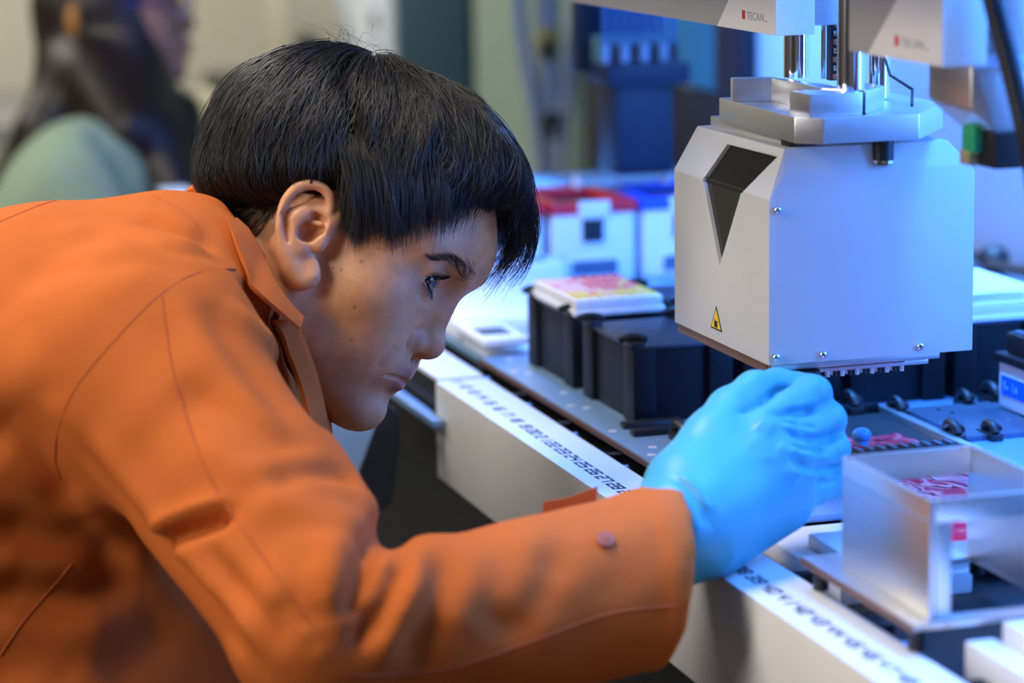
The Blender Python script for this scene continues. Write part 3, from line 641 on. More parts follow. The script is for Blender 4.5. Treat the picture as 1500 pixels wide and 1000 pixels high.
# ------------------------------------------------------------------ implicit surfaces (for bodies, cloth, gloves)
class Field:
    def __init__(s, xs, ys, zs):
        s.g = [np.asarray(a, np.float32) for a in (xs, ys, zs)]
        s.F = np.full([len(a) for a in s.g], 0.3, np.float32)
    @staticmethod
    def uniform(lo, hi, h):
        return Field(*[np.arange(lo[i], hi[i] + h, h) for i in range(3)])
    def sub(s, lo, hi):
        sl = []
        for i in range(3):
            a = max(0, np.searchsorted(s.g[i], lo[i]) - 1); b = min(len(s.g[i]), np.searchsorted(s.g[i], hi[i]) + 1)
            if b - a < 1: return None
            sl.append(slice(a, b))
        return tuple(sl)
    def grid(s, sl):
        return s.g[0][sl[0]][:, None, None], s.g[1][sl[1]][None, :, None], s.g[2][sl[2]][None, None, :]
    def comb(s, sl, d, k, op):
        f = s.F[sl]
        if op == 'add':
            if k > 0:
                h = np.clip(0.5 + 0.5 * (f - d) / k, 0, 1); s.F[sl] = f * (1 - h) + d * h - k * h * (1 - h)
            else: s.F[sl] = np.minimum(f, d)
        else:                                   # 'sub'
            d = -d
            if k > 0:
                h = np.clip(0.5 + 0.5 * (d - f) / k, 0, 1); s.F[sl] = f * (1 - h) + d * h + k * h * (1 - h)
            else: s.F[sl] = np.maximum(f, d)
    def ell(s, c, r, k=0.0, op='add', ax=None):
        c = np.asarray(c, float); r = np.asarray([r] * 3 if np.isscalar(r) else r, float); m = r.max() + k + 0.012
        sl = s.sub(c - m, c + m)
        if sl is None: return s
        X, Y, Z = s.grid(sl); X = X - c[0]; Y = Y - c[1]; Z = Z - c[2]
        if ax is None: ax = np.eye(3)
        q = [(X * ax[i][0] + Y * ax[i][1] + Z * ax[i][2]) for i in range(3)]
        k0 = np.sqrt(sum((q[i] / r[i]) ** 2 for i in range(3))); k1 = np.sqrt(sum((q[i] / r[i] ** 2) ** 2 for i in range(3)))
        s.comb(sl, (k0 * (k0 - 1) / (k1 + 1e-9)).astype(np.float32), k, op); return s
    def cone(s, a, b, ra, rb, k=0.0, op='add'):
        a = np.asarray(a, float); b = np.asarray(b, float); m = max(ra, rb) + k + 0.012
        sl = s.sub(np.minimum(a, b) - m, np.maximum(a, b) + m)
        if sl is None: return s
        X, Y, Z = s.grid(sl); d = b - a; L = d @ d + 1e-12
        t = np.clip(((X - a[0]) * d[0] + (Y - a[1]) * d[1] + (Z - a[2]) * d[2]) / L, 0, 1)
        D = np.sqrt((X - a[0] - t * d[0]) ** 2 + (Y - a[1] - t * d[1]) ** 2 + (Z - a[2] - t * d[2]) ** 2) - (ra + (rb - ra) * t)
        s.comb(sl, D.astype(np.float32), k, op); return s
    def chain(s, P, R, k=0.0, op='add'):
        """union of cones built apart, then blended as one piece"""
        for i in range(len(P) - 1): s.cone(P[i], P[i + 1], R[i], R[i + 1], k, op)
        return s
    def cut(s, p, n, k=0.0):
        """removes what lies on the n side of p"""
        X, Y, Z = s.grid((slice(None),) * 3); n = np.asarray(n, float) / np.linalg.norm(n)
        d = (X - p[0]) * n[0] + (Y - p[1]) * n[1] + (Z - p[2]) * n[2]
        s.comb((slice(None),) * 3, (-d).astype(np.float32), k, 'sub'); return s
    def mesh(s):
        F = s.F; ins = F < 0; n0, n1, n2 = F.shape
        cnt = np.zeros((n0 - 1, n1 - 1, n2 - 1), np.uint8)
        for a in (0, 1):
            for b in (0, 1):
                for c in (0, 1): cnt += ins[a:n0 - 1 + a, b:n1 - 1 + b, c:n2 - 1 + c]
        act = (cnt > 0) & (cnt < 8); I, J, K = np.nonzero(act); idx = np.full(act.shape, -1, np.int64); idx[I, J, K] = np.arange(len(I))
        acc = np.zeros((len(I), 3)); num = np.zeros(len(I))
        cor = [(a, b, c) for a in (0, 1) for b in (0, 1) for c in (0, 1)]
        for p in cor:
            for ax in range(3):
                if p[ax]: continue
                q = list(p); q[ax] = 1
                f0 = F[I + p[0], J + p[1], K + p[2]]; f1 = F[I + q[0], J + q[1], K + q[2]]
                m = (f0 < 0) != (f1 < 0); t = np.where(m, f0 / np.where(m, f0 - f1, 1), 0)
                base = np.array([s.g[0][I + p[0]], s.g[1][J + p[1]], s.g[2][K + p[2]]]).T
                end = np.array([s.g[0][I + q[0]], s.g[1][J + q[1]], s.g[2][K + q[2]]]).T
                pt = base + (end - base) * t[:, None]; acc += pt * m[:, None]; num += m
        V = acc / num[:, None]; Q = []
        for ax in range(3):
            o = [i for i in range(3) if i != ax]
            sl0 = [slice(None)] * 3; sl1 = [slice(None)] * 3; sl0[ax] = slice(0, -1); sl1[ax] = slice(1, None)
            for i in o: sl0[i] = slice(1, -1); sl1[i] = slice(1, -1)
            A = ins[tuple(sl0)]; B = ins[tuple(sl1)]; E = np.nonzero(A != B)
            flip = A[E]
            e = [E[0].copy(), E[1].copy(), E[2].copy()]
            for i in o: e[i] = e[i] + 1
            def cell(d1, d2):
                c = [e[0], e[1], e[2]]; c[o[0]] = c[o[0]] - d1; c[o[1]] = c[o[1]] - d2; return idx[c[0], c[1], c[2]]
            q = np.stack([cell(1, 1), cell(0, 1), cell(0, 0), cell(1, 0)], 1)
            fl = flip if ax != 1 else ~flip
            q[~fl] = q[~fl][:, ::-1]
            Q.append(q)
        return V, np.concatenate(Q)
def vnormals(V, Q):
    N = np.zeros_like(V); n = np.cross(V[Q[:, 2]] - V[Q[:, 0]], V[Q[:, 3]] - V[Q[:, 1]])
    for i in range(4): np.add.at(N, Q[:, i], n)
    return N / (np.linalg.norm(N, axis=1)[:, None] + 1e-12)
def smooth(V, Q, it=1, lam=0.5):
    E = np.concatenate([Q[:, [i, (i + 1) % 4]] for i in range(4)]); deg = np.bincount(E.ravel(), minlength=len(V)).astype(float)
    for _ in range(it):
        S = np.stack([np.bincount(E[:, 0], V[E[:, 1], i], len(V)) + np.bincount(E[:, 1], V[E[:, 0], i], len(V)) for i in range(3)], 1)
        V = V + lam * (S / np.maximum(deg, 1)[:, None] - V)
    return V
def seg_dist(V, P):
    """distance of every vertex to a polyline, and position along it (0..1)"""
    best = np.full(len(V), 9.0); par = np.zeros(len(V)); n = len(P) - 1
    for i in range(n):
        d = P[i + 1] - P[i]; L = d @ d + 1e-12; t = np.clip((V - P[i]) @ d / L, 0, 1)
        D = np.linalg.norm(V - P[i] - t[:, None] * d, axis=1); m = D < best; best[m] = D[m]; par[m] = (i + t[m]) / n
    return best, par
def resample(P, n):
    P = np.asarray(P, float); L = np.concatenate([[0], np.cumsum(np.linalg.norm(np.diff(P, axis=0), axis=1))]); t = np.linspace(0, L[-1], n)
    # Catmull-Rom like smoothing through dense linear sampling + box filter
    Q = np.stack([np.interp(t, L, P[:, i]) for i in range(P.shape[1])], 1)
    for _ in range(max(1, n // 12)):
        Q[1:-1] = 0.25 * Q[:-2] + 0.5 * Q[1:-1] + 0.25 * Q[2:]
    return Q
def bvh(V, Q): return BVHTree.FromPolygons(V.tolist(), Q.tolist())
def shoot(T, pts):
    """drop picture points onto a surface; keeps the ones that meet it"""
    out = []
    for (u, v) in pts:
        h = T.ray_cast(Vector(CAM), Vector(ray(u, v)))
        if h[0] is not None: out.append((np.array(h[0]), np.array(h[1])))
    return out
def setcol(o, name, C):
    a = o.data.color_attributes.new(name, 'FLOAT_COLOR', 'POINT')
    a.data.foreach_set('color', np.concatenate([C, np.ones((len(C), 1))], 1).astype(np.float32).ravel())
# ------------------------------------------------------------------ the man at the instrument
def attr_mat(name, rough, attr='tint', **kw):
    m = mat(name, (1, 1, 1), rough, **kw); nt = m.node_tree; b = nt.nodes['Principled BSDF']
    a = nt.nodes.new('ShaderNodeVertexColor'); a.layer_name = attr; nt.links.new(a.outputs[0], b.inputs['Base Color'])
    return m, a
M_skin, _a = attr_mat('skin', 0.46, bump=0.18, bscale=700, Subsurface_Weight=0.12, Subsurface_Radius=(0.008, 0.003, 0.0015), Subsurface_Scale=0.6)
nt = M_skin.node_tree
nz = nt.nodes.new('ShaderNodeTexNoise'); nz.inputs['Scale'].default_value = 90; nz.inputs['Detail'].default_value = 5
tcn = nt.nodes.new('ShaderNodeTexCoord'); nt.links.new(tcn.outputs['Object'], nz.inputs[0])
rmp = nt.nodes.new('ShaderNodeMapRange'); rmp.inputs[1].default_value = .3; rmp.inputs[2].default_value = .7; rmp.inputs[3].default_value = 0.86; rmp.inputs[4].default_value = 1.08
nt.links.new(nz.outputs[0], rmp.inputs[0])
mul = nt.nodes.new('ShaderNodeMix'); mul.data_type = 'RGBA'; mul.blend_type = 'MULTIPLY'; mul.inputs[0].default_value = 1.0
nt.links.new(_a.outputs[0], mul.inputs[6]); nt.links.new(rmp.outputs[0], mul.inputs[7]); nt.links.new(mul.outputs[2], nt.nodes['Principled BSDF'].inputs['Base Color'])

HR = np.array([[0.57082597, -0.82102795, 0.00841576], [0.67222211, 0.47320388, 0.5693817], [-0.47146066, -0.3193606, 0.8220302]])
HO = np.array([0.62561733, -0.19004627, 0.17806757]); HS = 0.9622     # head frame: x forward, y to his left, z up, origin between the ears
def hw(P): return HO + (np.asarray(P, float) * HS) @ HR.T
def hl(P): return ((np.asarray(P, float) - HO) @ HR) / HS
def both(fn):
    for sgn in (-1, 1): fn(sgn)

# --- head and neck in the head's own frame, fine where the face is
def axis(fine0, fine1, h, lo, hi, H):
    a = [fine0]
    while a[-1] > lo: a.append(a[-1] - min(H, h * 1.12 ** len(a)))
    b = [fine1]
    while b[-1] < hi: b.append(b[-1] + min(H, h * 1.12 ** len(b)))
    return np.concatenate([a[::-1], np.arange(fine0 + h, fine1, h), b])
FLD = Field(axis(-0.03, 0.125, 0.0011, -0.36, 0.125, 0.008), axis(-0.098, 0.060, 0.0012, -0.26, 0.24, 0.008), axis(-0.115, 0.075, 0.0011, -0.42, 0.15, 0.008))
f = FLD
f.ell((-.006, 0, .046), (.101, .077, .086))
f.ell((.036, 0, .045), (.062, .062, .060), .03)
f.ell((.040, 0, -.025), (.054, .056, .070), .035)
f.ell((.030, 0, -.06), (.045, .050, .045), .03)
def jaw(s):
    f.cone((.008, s * .050, -.045), (.076, s * .012, -.090), .020, .014, .028)
    f.ell((.055, s * .043, -.012), (.027, .023, .024), .024)
    f.cone((.091, s * .010, .041), (.072, s * .047, .040), .0115, .010, .016)
    f.ell((.070, s * .026, -.045), (.022, .022, .026), .02)
both(jaw)
f.ell((.082, 0, -.090), (.0175, .020, .0145), .016)
f.ell((.0865, 0, -.052), (.0145, .026, .020), .014)            # muzzle
f.ell((.084, 0, .05), (.021, .030, .022), .02)                    # brow centre
both(lambda s: f.ell((.1005, s * .0325, .018), (.0135, .019, .0125), .012, 'sub'))
# nose
f.cone((.088, 0, .028), (.0925, 0, .004), .0085, .0080, .012)
f.cone((.0925, 0, .004), (.1010, 0, -.020), .0080, .0105, .010)
f.ell((.1025, 0, -.0225), (.0112, .0110, .0110), .007)
both(lambda s: f.ell((.0930, s * .0130, -.0265), (.0105, .0070, .0085), .006))
both(lambda s: f.ell((.1005, s * .0062, -.0365), (.0065, .0036, .0055), .0025, 'sub'))
# lids, eye slit
EYE = np.array([.0795, .0325, .0172])
def lids(s):
    c = EYE * [1, s, 1]
    f.ell(c, .0142, .0045)
    f.cone(c + [.0045, -s * .012, .0085], c + [.0052, s * .010, .0085], .0055, .0055, .005)      # upper lid fold
    t = np.radians(6) * s
    ax = np.array([[1, 0, 0], [0, math.cos(t), math.sin(t)], [0, -math.sin(t), math.cos(t)]])
    f.ell(c + [.0135, s * .001, .0000], (.0120, .0142, .0052), .0016, 'sub', ax)
both(lids)
# lips
f.cone((.0965, 0, -.0490), (.0855, -.020, -.0545), .0062, .0030, .0045); f.cone((.0965, 0, -.0490), (.0855, .020, -.0545), .0062, .0030, .0045)
f.cone((.0955, 0, -.0612), (.0850, -.019, -.0575), .0066, .0030, .0045); f.cone((.0955, 0, -.0612), (.0850, .019, -.0575), .0066, .0030, .0045)
f.ell((.1035, 0, -.0725), (.0065, .018, .0050), .008, 'sub')
f.cone((.1055, 0, -.040), (.1050, 0, -.045), .0018, .0018, .004, 'sub')
# ears: outline traced in the ear's own plane (x, z), flared from the head
EAROUT = [(.0085, .0215), (.0050, .0290), (-.0030, .0340), (-.0140, .0325), (-.0215, .0230), (-.0228, .0090), (-.0165, -.0070), (-.0070, -.0180), (.0030, -.0255), (.0120, -.0320), (.0210, -.0335), (.0230, -.0265)]
def earp(s, x, z, o=0.0):
    return np.array([x, s * (.0800 + .30 * (.012 - x) + o), z])
def ear(s):
    f.ell(earp(s, -.001, .003, -.008), (.018, .012, .027), .008, ax=np.array([[.86, 0, -.5], [0, 1, 0], [.5, 0, .86]]))
    P = [earp(s, *q, 0.001) for q in resample(EAROUT, 34)]; f.chain(P, np.interp(np.linspace(0, 1, 34), np.linspace(0, 1, 12), [.0030, .0036, .0040, .0040, .0038, .0036, .0036, .0040, .0048, .0058, .0058, .0046]), .0015)
    f.ell(earp(s, .0150, -.0235, -.001), (.0105, .0050, .0105), .006)
    f.cone(earp(s, -.010, .004, -.003), earp(s, .002, -.014, -.003), .0085, .0075, .005)
    f.cone(earp(s, -.004, .019, -.004), earp(s, -.012, .004, -.003), .0065, .0060, .005)
    f.ell(earp(s, -.0035, .0235, .0042), (.0070, .0048, .0060), .004, 'sub')       # hollow under the top rim
    f.cone(earp(s, -.0150, .0180, .003), earp(s, -.0165, .0030, .003), .0024, .0026, .003, 'sub')
    f.cone(earp(s, -.0165, .0030, .003), earp(s, -.0040, -.0150, .003), .0024, .0018, .003, 'sub')
    f.ell(earp(s, .0040, .0020, .0015), (.0082, .0085, .0115), .003, 'sub', np.array([[.86, 0, -.5], [0, 1, 0], [.5, 0, .86]]))   # concha
    f.ell(earp(s, .0045, .0130, .002), (.0065, .0050, .0035), .003, 'sub')
    f.cone(earp(s, .0075, .0105, .0005), earp(s, -.0015, .0075, -.002), .0022, .0018, .003)             # crus of the rim
    f.ell(earp(s, .0145, -.0020, .001), (.0048, .0042, .0065), .004)
    f.ell(earp(s, .0055, -.0125, .0), (.0045, .0035, .0035), .004)
both(ear)
# neck and shoulders (points set in the scene, turned into the head frame), body below is under the clothes
NB = hl(at(335, 430, 2.0)); 
f.cone((-.012, 0, -.01), NB, .055, .064, .022)
f.cone((.030, 0, -.075), hl(at(415, 545, 2.0)), .030, .040, .03)
both(lambda s: f.cone((-.004, s * .068, -.022), hl(at(390, 520, 2.0 - .05 * (-s))) , .012, .014, .018))
f.cone(NB, hl(at(200, 560, 2.02)), .064, .11, .03); f.cone(hl(at(200, 560, 2.02)), hl(at(30, 640, 2.03)), .11, .13, .03)
f.cone(hl(at(250, 510, 2.0)), hl(at(195, 520, 1.88)), .07, .05, .03)
f.cone(hl(at(195, 520, 1.88)), hl(at(240, 580, 1.84)), .05, .045, .02)
HV, HQ = f.mesh(); HV = smooth(HV, HQ, 2, 0.4); NRM = vnormals(HV, HQ)
# fine lines pressed into the face: mouth, wing of the nose, lid crease, smile line
_t = BVHTree.FromPolygons(HV.tolist(), HQ.tolist())
def press(pts, amp, wd, d=(-1, 0, 0)):
    global HV
    P = []
    for q in resample(pts, 24):
        h = _t.ray_cast(Vector(q) - Vector(d) * .1, Vector(d))
        if h[0] is not None: P.append(np.array(h[0]))
    if len(P) < 3: return
    near = np.nonzero(np.linalg.norm(HV - np.mean(P, axis=0), axis=1) < .06)[0]
    D, t = seg_dist(HV[near], np.array(P)); HV[near] += NRM[near] * (amp * np.exp(-(D / wd) ** 2) * np.clip(np.sin(np.pi * t) * 1.8 + .35, 0, 1))[:, None]
press([(.10, -.0270, -.0592), (.10, -.020, -.0570), (.10, -.010, -.0556), (.10, 0, -.0560), (.10, .010, -.0556), (.10, .020, -.0570), (.10, .0270, -.0592)], -.0042, .0013)
def lines(s):
    press([(.09, s * .0150, -.0155), (.09, s * .0205, -.0215), (.09, s * .0205, -.0300), (.09, s * .0165, -.0350)], -.0016, .0018, np.array([-.75, -s * .66, 0]))
    press([(.09, s * .020, .0290), (.09, s * .032, .0300), (.09, s * .044, .0265)], -.0010, .0012)
    press([(.08, s * .0260, -.036), (.08, s * .0310, -.048), (.08, s * .0315, -.058)], -.0012, .0040, np.array([-.75, -s * .66, 0]))
    press([(.08, s * .022, .0045), (.08, s * .032, .0020), (.08, s * .042, .0040)], -.0008, .0025)
both(lines); NRM = vnormals(HV, HQ)
# colour of the skin itself: lips, brows, clipped hair at the temples and nape
def g(P, c, r): return np.exp(-(((P - np.array(c)) / np.array(r)) ** 2).sum(1))
SK = np.array([.72, .350, .168]); TC = np.tile(SK, (len(HV), 1))
def blend(w, col): 
    global TC
    TC = TC * (1 - w[:, None]) + np.array(col) * w[:, None]
sy = HV * [1, 0, 1] + np.abs(HV) * [0, 1, 0]
lipw = np.clip(1.6 * np.maximum(g(sy, (.101, 0, -.0505), (.012, .020, .0045)), g(sy, (.100, 0, -.0615), (.012, .018, .0055))), 0, 1) * (HV[:, 0] > .08)
blend(lipw * .8, (.42, .13, .12))
blend(.45 * np.clip(g(sy, (.085, .032, .018), (.02, .022, .012)), 0, 1), (.36, .17, .12))
blend(.35 * g(sy, (.100, .008, -.026), (.014, .016, .010)), (.55, .20, .13))
blend(.5 * g(sy, (-.005, .085, .005), (.02, .016, .03)), (.58, .25, .15))
stub = np.clip(g(sy, (.075, .02, -.088), (.03, .035, .022)) + .8 * g(sy, (.1, .012, -.043), (.008, .016, .006)), 0, 1)
blend(.30 * stub, (.22, .14, .10))
M_hairskin = np.clip((HV[:, 2] - (.012 + .5 * np.clip(HV[:, 0] - .02, 0, 1))) / .02, 0, 1) * (HV[:, 0] < .06) * (np.abs(HV[:, 1]) < .088 ) 
ear_mask = (np.abs(HV[:, 1]) > .0705) & (HV[:, 0] > -.027) & (HV[:, 0] < .010) & (HV[:, 2] < .037) & (HV[:, 2] > -.06) | (np.abs(HV[:, 1]) > .0790)
nape = np.clip((-.030 - HV[:, 0]) / .02, 0, 1) * np.clip((HV[:, 2] + .045 - .3 * np.clip(-.03 - HV[:, 0], 0, .05)) / .02, 0, 1)
hs = np.clip(np.maximum(M_hairskin, nape), 0, 1) * (~ear_mask) * (HV[:, 2] > -.08)
blend(.93 * hs, (.022, .014, .010))
for (mx, my, mz, mr) in ((.045, -.06, .003, .0012), (.058, -.056, -.028, .0011), (.035, -.068, -.010, .0010), (.028, -.069, -.012, .0010), (.050, -.062, .018, .0009), (.066, -.05, -.05, .0009)):
    dd = np.abs(HV[:, 0] - mx) ** 2 + np.abs(HV[:, 2] - mz) ** 2
    blend(.85 * np.exp(-dd / mr ** 2) * (HV[:, 1] < 0), (.10, .045, .03))
HW = hw(HV)
man = raw('person', HW, HQ, M_skin, None, True, base=(HO[0] - .1, HO[1] - .1, -0.95))
tag(man, 'man in an orange work jacket bending forward to look at his gloved hand', 'person')
setcol(man, 'tint', TC)
HT = bvh(HW, HQ)

# --- eyes
M_scl = mat('eye_white', (.70, .66, .62), 0.12, noise=0.02, Coat_Weight=0.5); M_iris = mat('dark_iris', (.016, .009, .006), 0.06, noise=0.1, nscale=900, Coat_Weight=1.0); M_pup = mat('pupil', (.002, .002, .002), 0.03, noise=0.01, Coat_Weight=1.0)
def eyeball(s):
    c = EYE * [1, s, 1]; look = np.array([1.0, -.50 if s < 0 else -.34, -.10]); look /= np.linalg.norm(look)
    e = np.cross(look, [0, 0, 1.0]); e /= np.linalg.norm(e); u = np.cross(e, look); V = []; F = []; mi = []
    n, m = 36, 26; R = .0124
    for i in range(m + 1):
        a = math.pi * i / m; rr = R * (1 + (.045 * max(0, 1 - (a / .5) ** 2)))
        for k in range(n):
            t = 2 * math.pi * k / n; V.append(hw(c + rr * (math.cos(a) * look + math.sin(a) * (math.cos(t) * e + math.sin(t) * u))))
    for i in range(m):
        for k in range(n):
            F.append([i * n + k, i * n + (k + 1) % n, (i + 1) * n + (k + 1) % n, (i + 1) * n + k]); a = math.pi * (i + .5) / m
            mi.append(2 if a < .22 else (1 if a < .56 else 0))
    raw('eyeball', V, F, [M_scl, M_iris, M_pup], man, True, mi)
both(eyeball)

# --- hair strands
M_hairm = mat('black_hair', (.011, .010, .010), 0.36, noise=0.2, nscale=300, Specular_IOR_Level=0.55)
def strands(name, curves, r0, parent, m, taper=.25):
    """curves: list of (k,3) polylines in world space -> three-sided tubes in one mesh"""
    VV = []; FF = []; off = 0
    for C_, rr in zip(curves, r0):
        k = len(C_); T = np.gradient(C_, axis=0); T /= np.linalg.norm(T, axis=1)[:, None] + 1e-9
        e = np.cross(T, FW); e /= np.linalg.norm(e, axis=1)[:, None] + 1e-9; gg = np.cross(T, e)
        rad = rr * np.linspace(1, taper, k)[:, None]
        ring = np.stack([C_ + rad * (math.cos(a) * e + math.sin(a) * gg) for a in (0.5, 2.594, 4.689)], 1)
        VV.append(ring.reshape(-1, 3)); i = np.arange(k - 1)[:, None]; j = np.arange(3)[None]
        q = np.stack([i * 3 + j, i * 3 + (j + 1) % 3, (i + 1) * 3 + (j + 1) % 3, (i + 1) * 3 + j], -1).reshape(-1, 4) + off
        FF.append(q); off += 3 * k
    return raw(name, np.concatenate(VV), np.concatenate(FF), m, parent, True)
# hair volume under the strands
HF = Field.uniform((-.16, -.12, -.06), (.15, .12, .17), .0030)
HF.ell((-.020, 0, .052), (.112, .087, .094))
HF.ell((-.060, 0, .045), (.072, .080, .078), .03)
HF.ell((.035, .0, .085), (.066, .068, .058), .03)
HF.ell((.062, .0, .098), (.040, .050, .030), .02)
HF.cone((-.050, -.045, .02), (-.070, .045, .02), .05, .05, .03)
# lower limit of the thick hair: cut by planes / face and ear hollows
HF.cut((.010, 0, .030), (.50, 0, -.866), .026)
HF.ell((.075, 0, .015), (.075, .12, .062), .010, 'sub')
HF.ell((.108, -.010, .060), (.040, .070, .040), .008, 'sub')
HF.ell((.000, 0, -.018), (.036, .12, .050), .022, 'sub')
HF.ell((-.025, 0, -.058), (.075, .12, .045), .020, 'sub')
CV, CQ = HF.mesh(); CV = smooth(CV, CQ, 3, .5); CN = vnormals(CV, CQ)
lump = np.zeros(len(CV)); rg = np.random.RandomState(5)
CROWN = np.array([-.058, .004, .140]); CC = np.array([-.012, 0, .045])
def crown_coords(P):
    """angle round the crown and angle away from it"""
    z = CROWN - CC; z = z / np.linalg.norm(z); x = np.array([1.0, 0, 0]); x = x - z * (x @ z); x /= np.linalg.norm(x); y = np.cross(z, x)
    d = P - CC; d = d / np.linalg.norm(d, axis=-1)[..., None]
    return np.arctan2(d @ y, d @ x), np.arccos(np.clip(d @ z, -1, 1)), (x, y, z)
ph, th, (HX, HY, HZ) = crown_coords(CV)
for k in range(26):
    a0 = rg.rand() * 6.28 - 3.14; w = .05 + .05 * rg.rand(); dphi = np.angle(np.exp(1j * (ph - a0 - .15 * np.sin(th * 3 + k))))
    lump += (.0022 + .0024 * rg.rand()) * np.exp(-(dphi / w) ** 2) * np.clip(th / .5, 0, 1) * (1 if rg.rand() < .6 else -1)
CV = CV + CN * lump[:, None]
CW = hw(CV)
hair = raw('hair', CW, CQ, mat('black_hair_mass', (.008, .007, .007), .75, noise=.2, nscale=120, Specular_IOR_Level=.2), man, True)
hair['label'] = 'thick black hair with a falling fringe'
CT = BVHTree.FromPolygons(CV.tolist(), CQ.tolist()); HLT = BVHTree.FromPolygons(HV.tolist(), HQ.tolist())
def surf_r(phi, theta):
    d = math.sin(theta) * (math.cos(phi) * HX + math.sin(phi) * HY) + math.cos(theta) * HZ
    h = CT.ray_cast(Vector(CC + d * .25), Vector(-d))
    if h[0] is None or (np.array(h[0]) - CC) @ d < 0: return d, None
    return d, (np.array(h[0]) - CC) @ d
NPH, NTH = 120, 60; RG = np.full((NPH, NTH), np.nan); TH = np.linspace(0.02, 2.4, NTH)
for i in range(NPH):
    last = None
    for j in range(NTH):
        d, q_ = surf_r(-math.pi + 2 * math.pi * i / NPH, TH[j])
        if q_ is None or (last is not None and q_ < last - .022): break
        RG[i, j] = q_; last = q_
TMAX = np.array([TH[max(0, np.count_nonzero(~np.isnan(RG[i])) - 1)] for i in range(NPH)])
for i in range(NPH):
    k = np.count_nonzero(~np.isnan(RG[i])); RG[i, k:] = RG[i, k - 1]
TMAX = np.convolve(np.concatenate([TMAX[-2:], TMAX, TMAX[:2]]), np.ones(5) / 5, 'valid')
def sample_r(phi, theta):
    a = (phi + math.pi) / (2 * math.pi) * NPH; i0 = np.floor(a).astype(int); fa = a - i0; b = np.clip((theta - TH[0]) / (TH[1] - TH[0]), 0, NTH - 1.001); j0 = b.astype(int); fb = b - j0
    i0 = i0 % NPH; i1 = (i0 + 1) % NPH
    return (RG[i0, j0] * (1 - fa) + RG[i1, j0] * fa) * (1 - fb) + (RG[i0, j0 + 1] * (1 - fa) + RG[i1, j0 + 1] * fa) * fb
curves = []; rads = []
clump = rg.rand(90) * 6.283 - 3.1416; camd = (CAM - HO) @ HR; camd /= np.linalg.norm(camd)
for n_ in range(13000):
    p0 = rg.rand() * 2 * math.pi - math.pi
    if n_ % 3: p0 = clump[rg.randint(90)] + rg.randn() * .03
    i = int((p0 + math.pi) / (2 * math.pi) * NPH) % NPH; tm = TMAX[i]
    t0 = abs(rg.rand()) ** .8 * max(.05, tm - .35); t1 = min(t0 + .45 + .6 * rg.rand(), tm + .03 + .07 * rg.randn())
    if t1 - t0 < .12: continue
    s_ = np.linspace(0, 1, 10); theta = t0 + (t1 - t0) * s_; phi = p0 + .10 * rg.randn() * s_ ** 1.5 + .03 * np.sin(s_ * 5 + rg.rand() * 6)
    r_ = sample_r(phi, np.minimum(theta, tm)) + .0022 * rg.randn() + .0014 - .002 * (1 - s_) + (.004 * rg.rand() * s_ ** 2 if rg.rand() < .2 else 0)
    d = np.sin(theta)[:, None] * (np.cos(phi)[:, None] * HX + np.sin(phi)[:, None] * HY) + np.cos(theta)[:, None] * HZ
    P = CC + d * r_[:, None]
    if P[len(P) // 2] @ camd < -.06: continue
    curves.append(hw(P)); rads.append(.00026 + .00022 * rg.rand())
# fringe: long locks falling over the forehead on the far side, shorter ones on the near side
def lock(roots, tips, mids, n, spread, r=.00032):
    for _ in range(n):
        a = rg.rand(); A = np.array(roots[0]) * (1 - a) + np.array(roots[1]) * a; B = np.array(tips[0]) * (1 - a) + np.array(tips[1]) * a; Cm = np.array(mids[0]) * (1 - a) + np.array(mids[1]) * a
        A = A + rg.randn(3) * spread * .6; B = B + rg.randn(3) * spread; Cm = Cm + rg.randn(3) * spread * .7
        sh = .75 + .3 * rg.rand(); t = np.linspace(0, sh, 14)[:, None]
        curves.append(hw((1 - t) ** 2 * A + 2 * t * (1 - t) * Cm + t ** 2 * B)); rads.append(r * (.7 + .6 * rg.rand()))
lock([(.035, .015, .150), (.020, .060, .125)], [(.112, .030, .040), (.095, .065, .050)], [(.125, .030, .120), (.100, .080, .110)], 420, .006)
lock([(.050, .000, .146), (.060, .030, .140)], [(.118, .010, .062), (.124, .040, .050)], [(.118, .008, .118), (.135, .035, .105)], 260, .004)
lock([(.030, -.030, .140), (.055, -.012, .136)], [(.080, -.056, .050), (.094, -.026, .092)], [(.068, -.080, .106), (.100, -.036, .126)], 700, .004)
lock([(.000, -.065, .100), (.035, -.052, .112)], [(.056, -.070, .024), (.084, -.055, .054)], [(.032, -.100, .075), (.070, -.082, .096)], 800, .004)
lock([(-.02, -.078, .075), (.02, -.074, .080)], [(.036, -.0745, .020), (.062, -.069, .028)], [(.006, -.102, .056), (.044, -.096, .064)], 600, .004, .00026)
lock([(.016, -.0745, .034), (.028, -.0730, .036)], [(.034, -.0725, .004), (.044, -.0710, .016)], [(.026, -.077, .018), (.038, -.0755, .024)], 130, .0024, .00018)
lock([(-.012, -.080, .070), (.015, -.078, .075)], [(.016, -.0760, .022), (.036, -.0735, .006)], [(.002, -.094, .050), (.026, -.090, .045)], 260, .003, .00022)
# short clipped hair on the temples, round the ear and on the nape
cand = np.nonzero((hs > .25) & (HV[:, 1] < -.02) & (HV[:, 2] < .07))[0]
for i in rg.choice(cand, 3600):
    p = HV[i]; n_ = NRM[i]; dr = np.array([.35 if p[0] > .005 else -.25, 0, -1.0]) + rg.randn(3) * .25; dr = dr - n_ * (dr @ n_) * .85; dr /= np.linalg.norm(dr)
    L = (.006 + .006 * rg.rand()) * (1.7 if p[0] < -.035 else 1.0); t = np.linspace(0, 1, 5)[:, None]
    curves.append(hw(p + dr * L * t + n_ * (.0004 + .0022 * t * (1 - .4 * t)))); rads.append(.00013 + .0001 * rg.rand())
